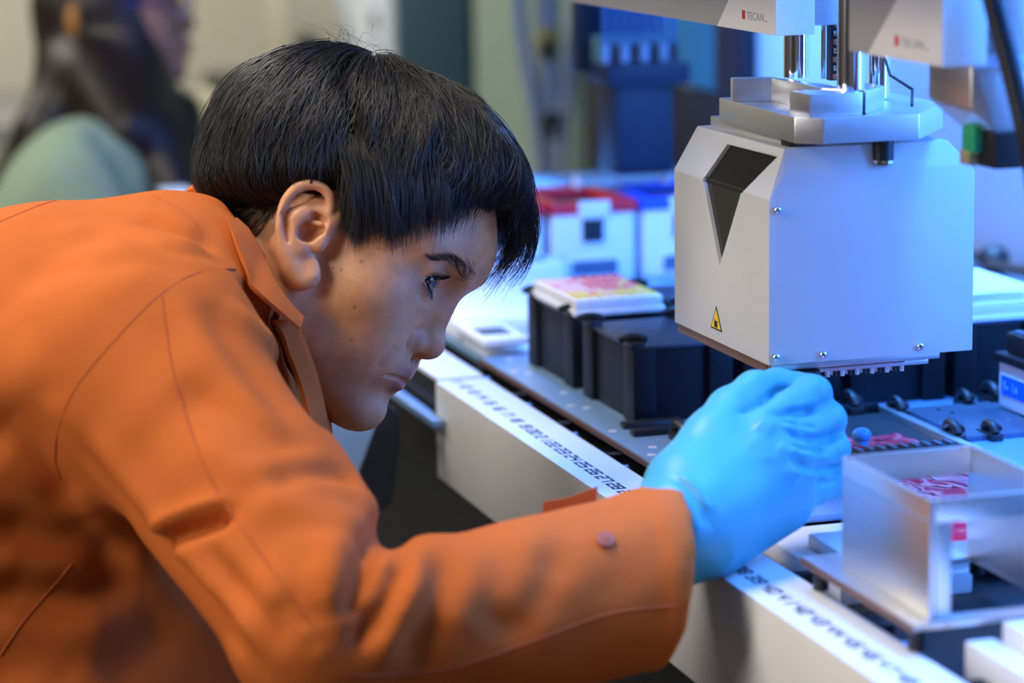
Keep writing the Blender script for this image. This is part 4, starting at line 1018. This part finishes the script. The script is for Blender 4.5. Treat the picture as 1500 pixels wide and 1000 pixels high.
# flyaway hairs along the crown
for _ in range(90):
    a = rg.rand() * 6.28; A = CROWN + np.array([.05 * math.cos(a) + .02, .04 * math.sin(a), -.004]) + rg.randn(3) * .006
    D = np.array([math.cos(a) * .5 + .3 * rg.randn(), .3 * rg.randn(), .8 + .2 * rg.rand()]); L = .012 + .014 * rg.rand(); t = np.linspace(0, 1, 8)[:, None]
    curves.append(hw(A + D * L * t + np.array([.02 * rg.randn(), .01 * rg.randn(), -.014]) * t ** 2)); rads.append(.00016)
sm = strands('hair_strands', curves, rads, hair, M_hairm); sm['kind'] = 'stuff'
# eyebrows, lashes
def onface(x, y, z, lift=.0006):
    h = HLT.find_nearest(Vector((x, y, z))); return np.array(h[0]) + np.array(h[1]) * lift
def brow(s):
    bc = []; br = []
    for _ in range(190):
        a = rg.rand(); y = .014 + .036 * a; z = .0385 + .006 * math.sin(a * 2.4) - .010 * a ** 2 + rg.randn() * (.0020 - .0012 * a); x = .101 - .018 * a
        dr = np.array([-.004, s * (.006 + .003 * a), .0045 * (1 - a) - .001]); P = [onface(*(np.array([x, s * y, z]) + dr * t), lift=.0004 + .0010 * t) for t in np.linspace(0, 1, 5)]
        bc.append(hw(np.array(P))); br.append(.00017)
    strands('eyebrow', bc, br, man, M_hairm)
both(brow)
def lash(s):
    lc = []; lr = []; c = EYE * [1, s, 1]
    for up_, n_, L in ((1, 46, .0075), (-1, 26, .0042)):
        for k in range(n_):
            a = -1 + 2 * (k + rg.rand() * .6) / n_; y = a * .0128; z = up_ * .0052 * math.sqrt(max(0, 1 - (a * .96) ** 2)) + .0006 * up_
            x = math.sqrt(max(1e-6, .0138 ** 2 - y * y - z * z)); A = c + np.array([x, s * y + s * .001, z]); D = np.array([.85, .25 * a * s, .45 * up_]); t = np.linspace(0, 1, 6)[:, None]
            lc.append(hw(A + D * L * (t - .12) + np.array([0, 0, up_ * .003]) * t ** 2)); lr.append(.00022)
    # dark lid line
    for up_ in (1, -1):
        P = []
        for a in np.linspace(-1, 1, 17):
            y = a * .0136; z = up_ * .0054 * math.sqrt(max(0, 1 - (a * .97) ** 2)); x = math.sqrt(.01385 ** 2 - min(y * y + z * z, .00018)); P.append(hw(c + np.array([x, s * y + s * .001, z])))
        lc.append(np.array(P)); lr.append(.0007 if up_ > 0 else .0003)
    strands('eyelashes', lc, lr, man, M_hairm, .5)
both(lash)
# ------------------------------------------------------------------ the orange jacket
M_jack = mat('orange_twill', (0.54, 0.125, 0.020), 0.78, noise=0.07, nscale=25, bump=0.25, bscale=1500, Specular_IOR_Level=0.2, Sheen_Weight=0.04, Sheen_Tint=(1.0, 0.55, 0.3, 1))
M_seam = mat('orange_seam_thread', (0.44, 0.085, 0.013), 0.7, noise=0.1)
JF = Field.uniform((0.33, -0.78, -0.34), (1.10, 0.035, 0.36), 0.0042)
j = JF
# torso
for dz in (1.96, 2.13):
    j.cone(at(252, 440, dz), at(90, 598, dz), .073, .150, .04); j.cone(at(90, 598, dz), at(-260, 760, dz), .150, .195, .04)
j.cone(at(255, 438, 1.96), at(265, 440, 2.12), .070, .07, .03)
# chest front behind the arm
j.cone(at(335, 492, 1.98), at(388, 620, 1.98), .044, .042, .02); j.cone(at(280, 540, 2.0), at(365, 650, 1.97), .075, .052, .025)
j.cone(at(368, 660, 1.96), at(250, 980, 2.0), .050, .12, .03)
# right arm: shoulder cap, sleeve, forearm
SH, MD, EL = at(200, 530, 1.850), at(345, 715, 1.775), at(478, 915, 1.690)
j.cone(at(255, 480, 1.93), SH, .072, .082, .03)
arm = Field.uniform((0.33, -0.78, -0.34), (1.10, 0.035, 0.36), 0.0042)
arm.cone(SH, MD, .083, .0645, .012); arm.cone(MD, EL, .0645, .061, .012)
arm.cone(EL, at(620, 915, 1.705), .060, .052, .012); arm.cone(at(620, 915, 1.705), at(760, 897, 1.722), .052, .053, .012)
arm.cone(at(760, 897, 1.722), at(975, 842, 1.752), .053, .0575, .012)
arm.cone(at(440, 700, 1.775), at(505, 752, 1.735), .030, .020, .020); arm.cone(at(578, 780, 1.60), at(578, 780, 1.84), .0125, .0125, .010, 'sub'); arm.cone(at(622, 824, 1.715), at(590, 880, 1.66), .013, .012, .016)
cdir = at(975, 842, 1.752) - at(760, 897, 1.722); cdir /= np.linalg.norm(cdir)
arm.cone(at(975, 842, 1.752), at(975, 842, 1.752) + cdir * .05, .0575, .058, .01)
cf0 = at(984, 842, 1.753)
arm.cut(at(977, 842, 1.753), RT * .93 + FW * .22 - UP * .10, .002)
arm.cone(at(860, 870, 1.737), cf0 + cdir * .06, .040, .0535, .004, 'sub')
j.comb((slice(None),) * 3, arm.F, .012, 'add')
# left arm hangs down behind
j.cone(at(130, 760, 1.985), at(40, 1120, 1.96), .125, .150, .05)
j.cone(at(300, 500, 2.12), at(330, 720, 2.16), .075, .06, .03); j.cone(at(330, 720, 2.16), at(400, 900, 2.10), .06, .05, .02)
# neck opening
j.cone(at(372, 408, 1.99), at(470, 330, 1.985), .050, .070, .012, 'sub')
JV, JQ = j.mesh(); JV = smooth(JV, JQ, 3, .5)
JT = bvh(JV, JQ); JN = vnormals(JV, JQ)
# folds: picture polylines dropped on the cloth, then pushed along the normals (amplitude, width in metres)
FOLDS = [
 # back and shoulder
 ([(20, 400), (110, 383), (210, 372), (300, 392)], -.0055, .016), ([(60, 350), (150, 335), (240, 345), (320, 375)], .0050, .016),
 ([(200, 316), (255, 338), (325, 366)], -.0060, .010), ([(190, 300), (240, 315), (300, 345)], .004, .010),
 ([(180, 345), (260, 365), (340, 385)], -.0035, .008),
 ([(345, 412), (385, 445), (425, 490), (450, 530)], -.0075, .010), ([(325, 440), (370, 480), (420, 540), (455, 590)], .0060, .012),
 ([(400, 505), (430, 545), (455, 590), (468, 625)], -.0065, .008), ([(300, 440), (330, 500), (390, 570), (440, 640)], -.0045, .014),
 ([(270, 430), (300, 500), (350, 580), (420, 650)], .0050, .015),
 # upper sleeve
 ([(250, 560), (330, 600), (400, 640), (470, 665)], -.0050, .014), ([(280, 640), (350, 690), (420, 690), (490, 655)], .0045, .014),
 ([(390, 715), (440, 690), (500, 690), (535, 715)], -.0070, .010), ([(360, 735), (430, 740), (500, 760), (545, 765)], .0050, .014),
 ([(105, 640), (150, 700), (230, 795), (300, 880), (350, 940), (395, 1000)], -.0085, .008), ([(130, 630), (200, 720), (280, 820), (360, 915), (420, 990)], .0055, .012),
 ([(80, 660), (130, 740), (210, 830), (290, 920), (340, 985)], .0040, .010),
 ([(236, 797), (262, 780), (295, 765), (340, 752)], -.0210, .0060), ([(225, 780), (258, 763), (292, 750), (335, 741)], .0060, .007),
 ([(290, 790), (340, 850), (390, 905), (430, 960)], -.0050, .012), ([(300, 770), (370, 850), (430, 920), (470, 980)], .0045, .010),
 ([(400, 870), (430, 905), (470, 960)], -.0045, .010), ([(500, 780), (480, 840), (490, 900)], .0060, .014), ([(455, 790), (440, 850), (470, 920)], -.0040, .014),
 # elbow and forearm
 ([(548, 772), (540, 815), (530, 860), (505, 905)], -.0120, .009), ([(592, 812), (572, 865), (545, 915), (515, 955)], -.0110, .008),
 ([(568, 800), (560, 850), (535, 900)], .0060, .009), ([(622, 802), (602, 870), (570, 930), (545, 975)], .0075, .012),
 ([(652, 806), (640, 870), (615, 930), (590, 985)], -.0060, .012), ([(705, 795), (690, 850), (655, 930)], .0040, .017),
 ([(740, 800), (735, 850), (700, 930)], -.0022, .014), ([(795, 775), (780, 840), (745, 910)], .0042, .016), ([(815, 790), (800, 850), (762, 910), (720, 945)], -.0050, .012),
 ([(870, 765), (855, 830), (825, 890)], .0022, .018), ([(660, 980), (760, 945), (860, 905), (960, 885)], .0016, .010),
 ([(940, 722), (965, 780), (975, 860), (972, 940)], -.0012, .008), ([(962, 718), (985, 790), (993, 860), (990, 940)], .0016, .005),
 # flank of the torso
 ([(-20, 590), (40, 640), (90, 700), (120, 750)], -.0080, .016), ([(-20, 660), (60, 710), (120, 770)], .0050, .020),
 ([(-20, 762), (60, 785), (130, 802), (200, 820)], -.0100, .015), ([(-20, 808), (60, 828), (150, 842)], .0060, .018), ([(-20, 850), (60, 870), (120, 872), (200, 856)], -.0095, .014),
 ([(-20, 905), (80, 925), (180, 915)], .0055, .022), ([(150, 1000), (200, 960), (250, 920)], -.0060, .018), ([(-20, 960), (60, 975), (120, 1000)], -.0035, .016),
 ([(20, 450), (60, 520), (70, 600)], -.0035, .020), ([(-20, 470), (20, 540), (40, 600)], .0035, .02),
]
DSP = np.zeros(len(JV)); nrm0 = JN.copy()
for pts, amp, w in FOLDS:
    H = shoot(JT, resample(pts, 16))
    if len(H) < 3: continue
    P = np.array([h[0] for h in H]); Nn = np.mean([h[1] for h in H], axis=0)
    D, t = seg_dist(JV, P); env = np.clip(np.sin(np.pi * np.clip(t, 0.0, 1.0)) * 1.5 + .12, 0, 1)
    DSP += amp * np.exp(-(D / w) ** 2) * env * np.clip((JN @ Nn) * 2 + .4, 0, 1)
rg = np.random.RandomState(11)
for k in range(24):
    kv = rg.randn(3) * (22 + 26 * rg.rand()); DSP += .00028 * np.sin(JV @ kv + rg.rand() * 6.28)
JV = JV + JN * DSP[:, None]; JV = smooth(JV, JQ, 1, .3)
jacket = raw('jacket', JV, JQ, M_jack, man, True); jacket['label'] = 'burnt orange cotton work jacket'
JT = bvh(JV, JQ)
def seam(name, pts, r=.0007, lift=-.0001, m=M_seam, n=40):
    H = shoot(JT, resample(pts, n)); P = np.array([h[0] + h[1] * lift for h in H])
    keep = [0] + [i for i in range(1, len(P)) if np.linalg.norm(P[i] - P[i - 1]) < .03]
    if len(keep) < 4: return
    P = P[keep]; P[1:-1] = .25 * P[:-2] + .5 * P[1:-1] + .25 * P[2:]
    MB().tube(P, r, n=6).build(name, m, jacket, True)
seam('armhole_seam', [(345, 394), (315, 393), (285, 399), (250, 418), (215, 447), (175, 490), (130, 540), (102, 580), (84, 630), (78, 680), (88, 700)])
seam('yoke_seam', [(-20, 334), (20, 316), (60, 300), (105, 287), (150, 279)])
seam('sleeve_seam', [(236, 432), (243, 490), (254, 550), (275, 620), (302, 690), (330, 738), (345, 760), (385, 815), (430, 880), (490, 955)], .0009)
seam('forearm_seam', [(505, 990), (580, 988), (640, 983), (690, 970), (750, 950), (810, 928), (860, 908), (910, 894), (1000, 886)], .0010)
seam('side_seam', [(0, 960), (30, 915), (70, 868), (105, 826)], .0009)
seam('collar_seam', [(222, 286), (262, 305), (290, 330)], .0008)
# collar: fallen leaf round the neck, from the nape to its point
inn = [(300, 277, 2.085), (318, 277, 2.05), (345, 302, 2.0), (368, 338, 1.955), (384, 380, 1.93), (398, 424, 1.915), (414, 452, 1.915), (430, 468, 1.915)]
out = [(262, 296, 2.06), (268, 300, 2.02), (290, 335, 1.955), (318, 372, 1.905), (350, 404, 1.880), (385, 436, 1.872), (415, 462, 1.880), (438, 482, 1.893)]
def leaf(name, inn, out, th, bulge, m, par, nu=40, nv=9, clear=.005):
    I = resample([at(*p) for p in inn], nu); O_ = resample([at(*p) for p in out], nu); V = []; F = []
    for k in range(nu):
        a, b = I[k], O_[k]; t = np.linspace(0, 1, nv)[:, None]; nn = np.cross(b - a, I[min(k + 1, nu - 1)] - I[max(k - 1, 0)]); nn /= np.linalg.norm(nn) + 1e-9
        if nn @ (CAM - a) < 0: nn = -nn
        row = a + (b - a) * t + nn * bulge * np.sin(np.pi * t ** .7)
        for i_ in range(nv):                      # keep the leaf lying on top of the cloth
            h_ = JT.find_nearest(Vector(row[i_])); lo_ = np.array(h_[0]); n2 = np.array(h_[1])
            if (row[i_] - lo_) @ n2 < clear * max(t[i_, 0], .3) and np.linalg.norm(row[i_] - lo_) < .06: row[i_] = lo_ + n2 * clear * max(t[i_, 0], .3)
        V += list(row + nn * th) + list(row[::-1] - nn * th)
    m2 = 2 * nv
    for k in range(nu - 1):
        for q in range(m2):
            F.append([k * m2 + q, k * m2 + (q + 1) % m2, (k + 1) * m2 + (q + 1) % m2, (k + 1) * m2 + q])
    F += [list(range(m2))[::-1], [(nu - 1) * m2 + q for q in range(m2)]]
    return MB().add(V, F).build(name, m, par, True)
col_ = leaf('collar', inn, out, .0014, .006, M_jack, jacket)
# collar stand against the neck, running round the far side
st = [(300, 277, 2.10), (322, 283, 2.05), (350, 312, 1.995), (372, 350, 1.955), (388, 395, 1.935), (402, 438, 1.93), (425, 478, 1.94), (450, 540, 1.95)]
sb = [(285, 300, 2.10), (300, 318, 2.04), (328, 350, 1.985), (350, 388, 1.945), (368, 425, 1.928), (388, 462, 1.925), (412, 505, 1.93), (436, 570, 1.94)]
leaf('collar_stand', st, sb, .0014, .002, M_jack, jacket)
# front edge of the jacket below the collar point
leaf('front_edge', [(432, 470, 1.925), (452, 520, 1.925), (464, 560, 1.925), (474, 610, 1.925), (476, 650, 1.925)], [(398, 470, 1.905), (425, 525, 1.900), (440, 565, 1.895), (452, 612, 1.890), (458, 650, 1.890)], .0016, .004, M_jack, jacket, 24, 7)
# cuff: tab sticking up, button
tb = [at(*q_) for q_ in ((790, 772, 1.77), (797, 735, 1.77), (835, 728, 1.775), (876, 712, 1.78), (872, 742, 1.78), (866, 760, 1.775))]
MB().prism(tb, FW * .003).build('cuff_tab', M_jack, jacket)
hb = shoot(JT, [(887, 792)])
if hb:
    c, n_ = hb[0]; M_btn = mat('brown_button', (.34, .085, .03), .5, noise=.1)
    bt = MB().cyl(c - n_ * .001, c + n_ * .0022, .0052, n=24).build('button', M_btn, jacket, True)
    MB().cyl(c + n_ * .0020, c + n_ * .0028, .0034, .0030, n=20).build('button_rim', M_seam, bt, True)
    MB().cyl(c + n_ * .0024, c + n_ * .0032, .0016, n=12).build('button_eye', M_btn, bt, True)
# trousers and shoes, out of the photograph
TF = Field.uniform((0.1, -1.10, -0.95), (0.85, -0.35, 0.05), .014)
hip = np.array([.47, -.72, -.13])
TF.cone(hip + [-.07, 0, 0], hip + [.09, -.02, 0], .15, .15, .04)
for dx in (-.09, .09):
    TF.cone(hip + [dx, 0, -.02], hip + [dx, .04, -.42], .105, .075, .03); TF.cone(hip + [dx, .04, -.42], hip + [dx, -.02, -.75], .075, .06, .03)
TV, TQ = TF.mesh(); raw('trousers', smooth(TV, TQ, 2), TQ, mat('dark_trousers', (.02, .022, .03), .8, noise=.1), man, True)
for dx in (-.09, .09):
    MB().ball(hip + [dx, .03, -.785], (.05, .13, .035), 16).build('shoe', M_black, man, True)

# ------------------------------------------------------------------ the gloved right hand
def ga(u, v, d): return at(u, v, d - .034 + .018 * min(1, max(0, (u - 1050) / 120)))
M_glove = mat('blue_nitrile', (0.058, 0.36, 0.50), 0.42, noise=0.04, nscale=30, bump=0.12, bscale=420, Subsurface_Weight=0.05, Specular_IOR_Level=0.4)
GF = Field.uniform((0.74, -0.17, -0.07), (1.04, 0.16, 0.19), 0.0018)
w = GF
WR0, WR1 = ga(940, 822, 1.792), ga(992, 775, 1.792)
w.cone(WR0, WR1, .0290, .0310, .01)
w.cone(WR1, ga(1030, 742, 1.804), .0310, .0315, .02)
# metacarpal block: four rays from wrist to knuckles
MC = {'i': ga(1122, 632, 1.828), 'm': ga(1148, 664, 1.818), 'r': ga(1158, 697, 1.816), 'p': ga(1156, 728, 1.824)}
CW0 = {'i': ga(1010, 735, 1.805), 'm': ga(1020, 755, 1.798), 'r': ga(1030, 775, 1.800), 'p': ga(1035, 790, 1.808)}
for k_, ra, rb in (('i', .024, .0175), ('m', .026, .0175), ('r', .026, .0165), ('p', .023, .0150)):
    w.cone(CW0[k_], MC[k_], ra, rb, .014)
w.cone(ga(1060, 790, 1.815), ga(1150, 745, 1.835), .018, .016, .014)      # little-finger edge of the palm
# fingers: proximal segment, bend, middle and end segments going away from the camera and back under
def fing(P, R): w.chain([ga(*p) for p in P], R, .003)
fing([(1118, 632, 1.828), (1150, 606, 1.838), (1191, 577, 1.850), (1185, 572, 1.878), (1160, 575, 1.893)], [.0160, .0140, .0128, .0110, .0098])
fing([(1148, 658, 1.822), (1180, 633, 1.836), (1211, 615, 1.850), (1206, 612, 1.880), (1178, 612, 1.893)], [.0150, .0140, .0132, .0115, .0100])
fing([(1160, 694, 1.820), (1190, 672, 1.834), (1217, 657, 1.846), (1208, 652, 1.876), (1180, 648, 1.888)], [.0145, .0138, .0130, .0112, .0098])
fing([(1160, 726, 1.826), (1190, 712, 1.838), (1222, 704, 1.848), (1212, 694, 1.874), (1188, 688, 1.884)], [.0138, .0128, .0118, .0102, .0090])
# thumb along the far side
w.chain([ga(1000, 705, 1.812), ga(1045, 645, 1.835), ga(1072, 604, 1.850)], [.024, .0190, .0168], .012)
w.chain([ga(1072, 604, 1.850), ga(1106, 574, 1.866), ga(1138, 566, 1.880), ga(1168, 564, 1.890)], [.0168, .0138, .0118, .0095], .006)
# both tips close on the added black piece under the robot head
w.cone(ga(1185, 572, 1.878), np.array([.8335, .1015, .0905]), .0108, .0085, .003); w.cone(ga(1150, 566, 1.882), np.array([.8360, .0900, .0900]), .0105, .0085, .003)
# web between thumb and forefinger
w.cone(ga(1050, 672, 1.828), ga(1092, 652, 1.838), .017, .012, .012)
# creases of the stretched film over the knuckles
def crease(pts, d, r, k=.0025): w.chain([ga(*p, d) for p in pts], [r] * len(pts), k, 'sub')
gc = np.mean([MC['m'], MC['r']], axis=0)
GV, GQ = w.mesh(); GV = smooth(GV, GQ, 2, .5); GT = bvh(GV, GQ); GN = vnormals(GV, GQ)
for pts, amp, wd in [([(1130, 606), (1150, 604), (1172, 603), (1196, 601)], -.0040, .0028), ([(1150, 634), (1180, 641), (1205, 643), (1234, 632)], -.0036, .0028), ([(1158, 674), (1190, 686), (1215, 688), (1236, 682)], -.0034, .0028),
    ([(1140, 616), (1170, 622), (1196, 626)], -.0016, .0018), ([(1142, 622), (1172, 630), (1200, 636)], .0014, .0020), ([(1152, 650), (1180, 658), (1210, 660)], -.0016, .0018), ([(1156, 660), (1186, 668), (1215, 670)], .0014, .0020),
    ([(1160, 690), (1190, 698), (1220, 698)], .0014, .0022), ([(1180, 702), (1205, 706), (1228, 702)], -.0018, .0020), ([(1080, 605), (1100, 596), (1125, 583), (1150, 568)], -.0040, .0030),
    ([(985, 700), (1010, 715), (1025, 745), (1035, 775)], -.0022, .0020), ([(995, 694), (1022, 715), (1040, 750)], .0016, .0020), ([(1010, 716), (1030, 740), (1045, 775)], -.0018, .0018), ([(975, 715), (1000, 735), (1012, 770), (1015, 800)], -.0016, .0018), ([(968, 722), (992, 745), (1002, 790)], .0012, .002),
    ([(1000, 705), (1026, 724), (1050, 765)], -.0012, .0016), ([(1098, 640), (1120, 655), (1130, 680)], .0014, .007), ([(1108, 618), (1122, 624), (1135, 632)], .0030, .007), ([(1140, 650), (1152, 660), (1165, 668)], .0022, .007), ([(1150, 685), (1162, 695), (1172, 700)], .0018, .007)]:
    H = shoot(GT, resample(pts, 12))
    if len(H) < 3: continue
    D, t = seg_dist(GV, np.array([h[0] for h in H])); GV = GV + GN * (amp * np.exp(-(D / wd) ** 2) * np.clip(np.sin(np.pi * t) * 1.6 + .2, 0, 1))[:, None]
low = (GV[:, 1] > -.0185) & (GV[:, 1] < .032) & (GV[:, 2] < .0006); GV[low, 2] = .0006      # the edge of the hand rests on the rail
glove = raw('glove', GV, GQ, M_glove, man, True); glove['label'] = 'blue nitrile glove on the reaching hand'
# ------------------------------------------------------------------ the woman in the background
WD = 4.3
def wa(u, v, dd=0.0): return at(u, v, WD + dd)
AX = np.array([RT, FW, UP])
def wgrid(u0, v0, u1, v1, near, far, h):
    P = np.array([at(u, v, WD + d) for u in (u0, u1) for v in (v0, v1) for d in (near, far)]); return Field.uniform(P.min(0), P.max(0), h)
wf = wgrid(-60, -130, 330, 420, -.22, .25, .006)
wf.ell(wa(165, 15), (.098, .076, .105), 0, ax=AX); wf.ell(wa(222, 50), (.050, .052, .072), .03, ax=AX)
wf.cone(wa(262, 5), wa(276, 36), .010, .013, .012); wf.ell(wa(272, 64), (.012, .02, .008), .01, ax=AX); wf.ell(wa(269, 76), (.012, .018, .008), .008, ax=AX)
wf.ell(wa(256, 104), (.020, .022, .018), .02, ax=AX); wf.cone(wa(180, 80), wa(150, 190), .048, .055, .03)
wf.cone(wa(150, 190), wa(130, 330), .055, .11, .04)
for dd in (-.10, .14): wf.cone(wa(135, 260, .02), wa(120, 255, dd), .06, .05, .03)
wf.cone(wa(285, 30), wa(285, 30), .004, .004, .004)
V_, Q_ = wf.mesh(); V_ = smooth(V_, Q_, 2)
M_wskin = mat('tan_skin', (.45, .21, .12), .5, noise=.05)
wb = wa(120, 300); woman = raw('person', V_, Q_, M_wskin, None, True, base=(wb[0], wb[1], -0.95))
tag(woman, 'woman in a pale green top with long dark hair, blurred at the left', 'person')
gf = wgrid(-160, 120, 330, 760, -.26, .30, .008)
gf.cone(wa(125, 262, -.10), wa(120, 300, .14), .095, .09, .04); gf.cone(wa(120, 330, -.03), wa(90, 640, 0), .145, .13, .05); gf.cone(wa(120, 330, .08), wa(90, 640, .08), .13, .13, .05)
gf.cone(wa(118, 270, -.12), wa(190, 430, -.16), .080, .050, .03); gf.cone(wa(190, 430, -.16), wa(300, 440, -.12), .050, .040, .02)
gf.cone(wa(125, 300, .18), wa(200, 440, .18), .07, .05, .03)
for p in ([(60, 190), (20, 240), (-10, 300)], [(150, 200), (190, 240), (215, 290)]):
    gf.chain([wa(u, v, -.17) for u, v in p], [.012] * 3, .03, 'sub')
V_, Q_ = gf.mesh(); gt = raw('green_top', smooth(V_, Q_, 3), Q_, mat('pale_green_cloth', (.33, .46, .32), .85, noise=.08, nscale=12, bump=.1), woman, True); gt['label'] = 'pale green top'
hf = wgrid(-60, -150, 360, 380, -.26, .22, .006)
hf.ell(wa(150, 5), (.108, .088, .115), 0, ax=AX); hf.cone(wa(120, 20), wa(110, 130), .075, .060, .03)
hf.ell(wa(250, 50), (.052, .10, .088), .015, 'sub', AX)
hf.cone(wa(190, 60, -.03), wa(215, 190, -.06), .045, .055, .03); hf.cone(wa(215, 190, -.06), wa(262, 300, -.10), .055, .045, .03)
hf.cone(wa(190, 100, .0), wa(262, 240, -.02), .05, .055, .03)
hf.cone(wa(105, 110, -.03), wa(60, 190, -.06), .055, .035, .03); hf.cone(wa(60, 190, -.06), wa(10, 270, -.05), .035, .030, .03)
hf.cone(wa(140, 110, -.05), wa(185, 190, -.10), .06, .05, .03)
hf.cone(wa(272, 160, -.03), wa(285, 270, -.05), .024, .028, .03)
V_, Q_ = hf.mesh(); V_ = smooth(V_, Q_, 2); hh = raw('hair', V_, Q_, mat('dark_brown_hair', (.022, .012, .008), .38, noise=.3, nscale=60, stretch=(6, 6, .4)), woman, True); hh['label'] = 'long straight dark brown hair'
c = wa(108, 30, -.105); MB().ball(c, (.012, .012, .026), 12).build('hair_clip', mat('amber_clip', (.55, .22, .03), .3, noise=.1), woman, True)
# spectacles: rim and temple
MB().tube([wa(262 + 20 * math.cos(a), 4 + 16 * math.sin(a), -.055) for a in np.linspace(0, 6.28, 20)], .003, n=6).tube([wa(244, 2, -.06), wa(180, 4, -.085)], .003, n=6).build('spectacles', mat('violet_rim', (.10, .04, .22), .3, noise=.1), woman, True)
# legs and stool below
lf = Field.uniform((wb[0] - .3, wb[1] - .35, -.95), (wb[0] + .35, wb[1] + .65, -.20), .015)
for dx in (-.10, .09):
    h0 = np.array([wb[0] + dx, wb[1], -.40]); lf.cone(h0, h0 + [0, .42, .0], .085, .065, .03); lf.cone(h0 + [0, .42, 0], h0 + [0, .40, -.46], .06, .045, .02)
V_, Q_ = lf.mesh(); raw('trousers', smooth(V_, Q_, 2), Q_, mat('dark_grey_trousers', (.03, .03, .035), .8, noise=.1), woman, True)
for dx in (-.10, .09): MB().ball((wb[0] + dx, wb[1] + .45, -.915), (.045, .12, .035), 12).build('shoe', M_black, woman, True)
stl = thing('stool', (wb[0], wb[1], -.95), 'black lab stool under the woman in green', 'stool')
MB().cyl((wb[0], wb[1], -.53), (wb[0], wb[1], -.488), .18, n=28).build('seat', M_black, stl, True)
MB().cyl((wb[0], wb[1], -.90), (wb[0], wb[1], -.53), .025, n=12).build('post', M_chrome, stl, True)
for k in range(5):
    a = k * 1.2566; MB().tube([(wb[0], wb[1], -.90), (wb[0] + .22 * math.cos(a), wb[1] + .22 * math.sin(a), -.935)], .015, n=8).build('base_leg', M_black, stl, True)
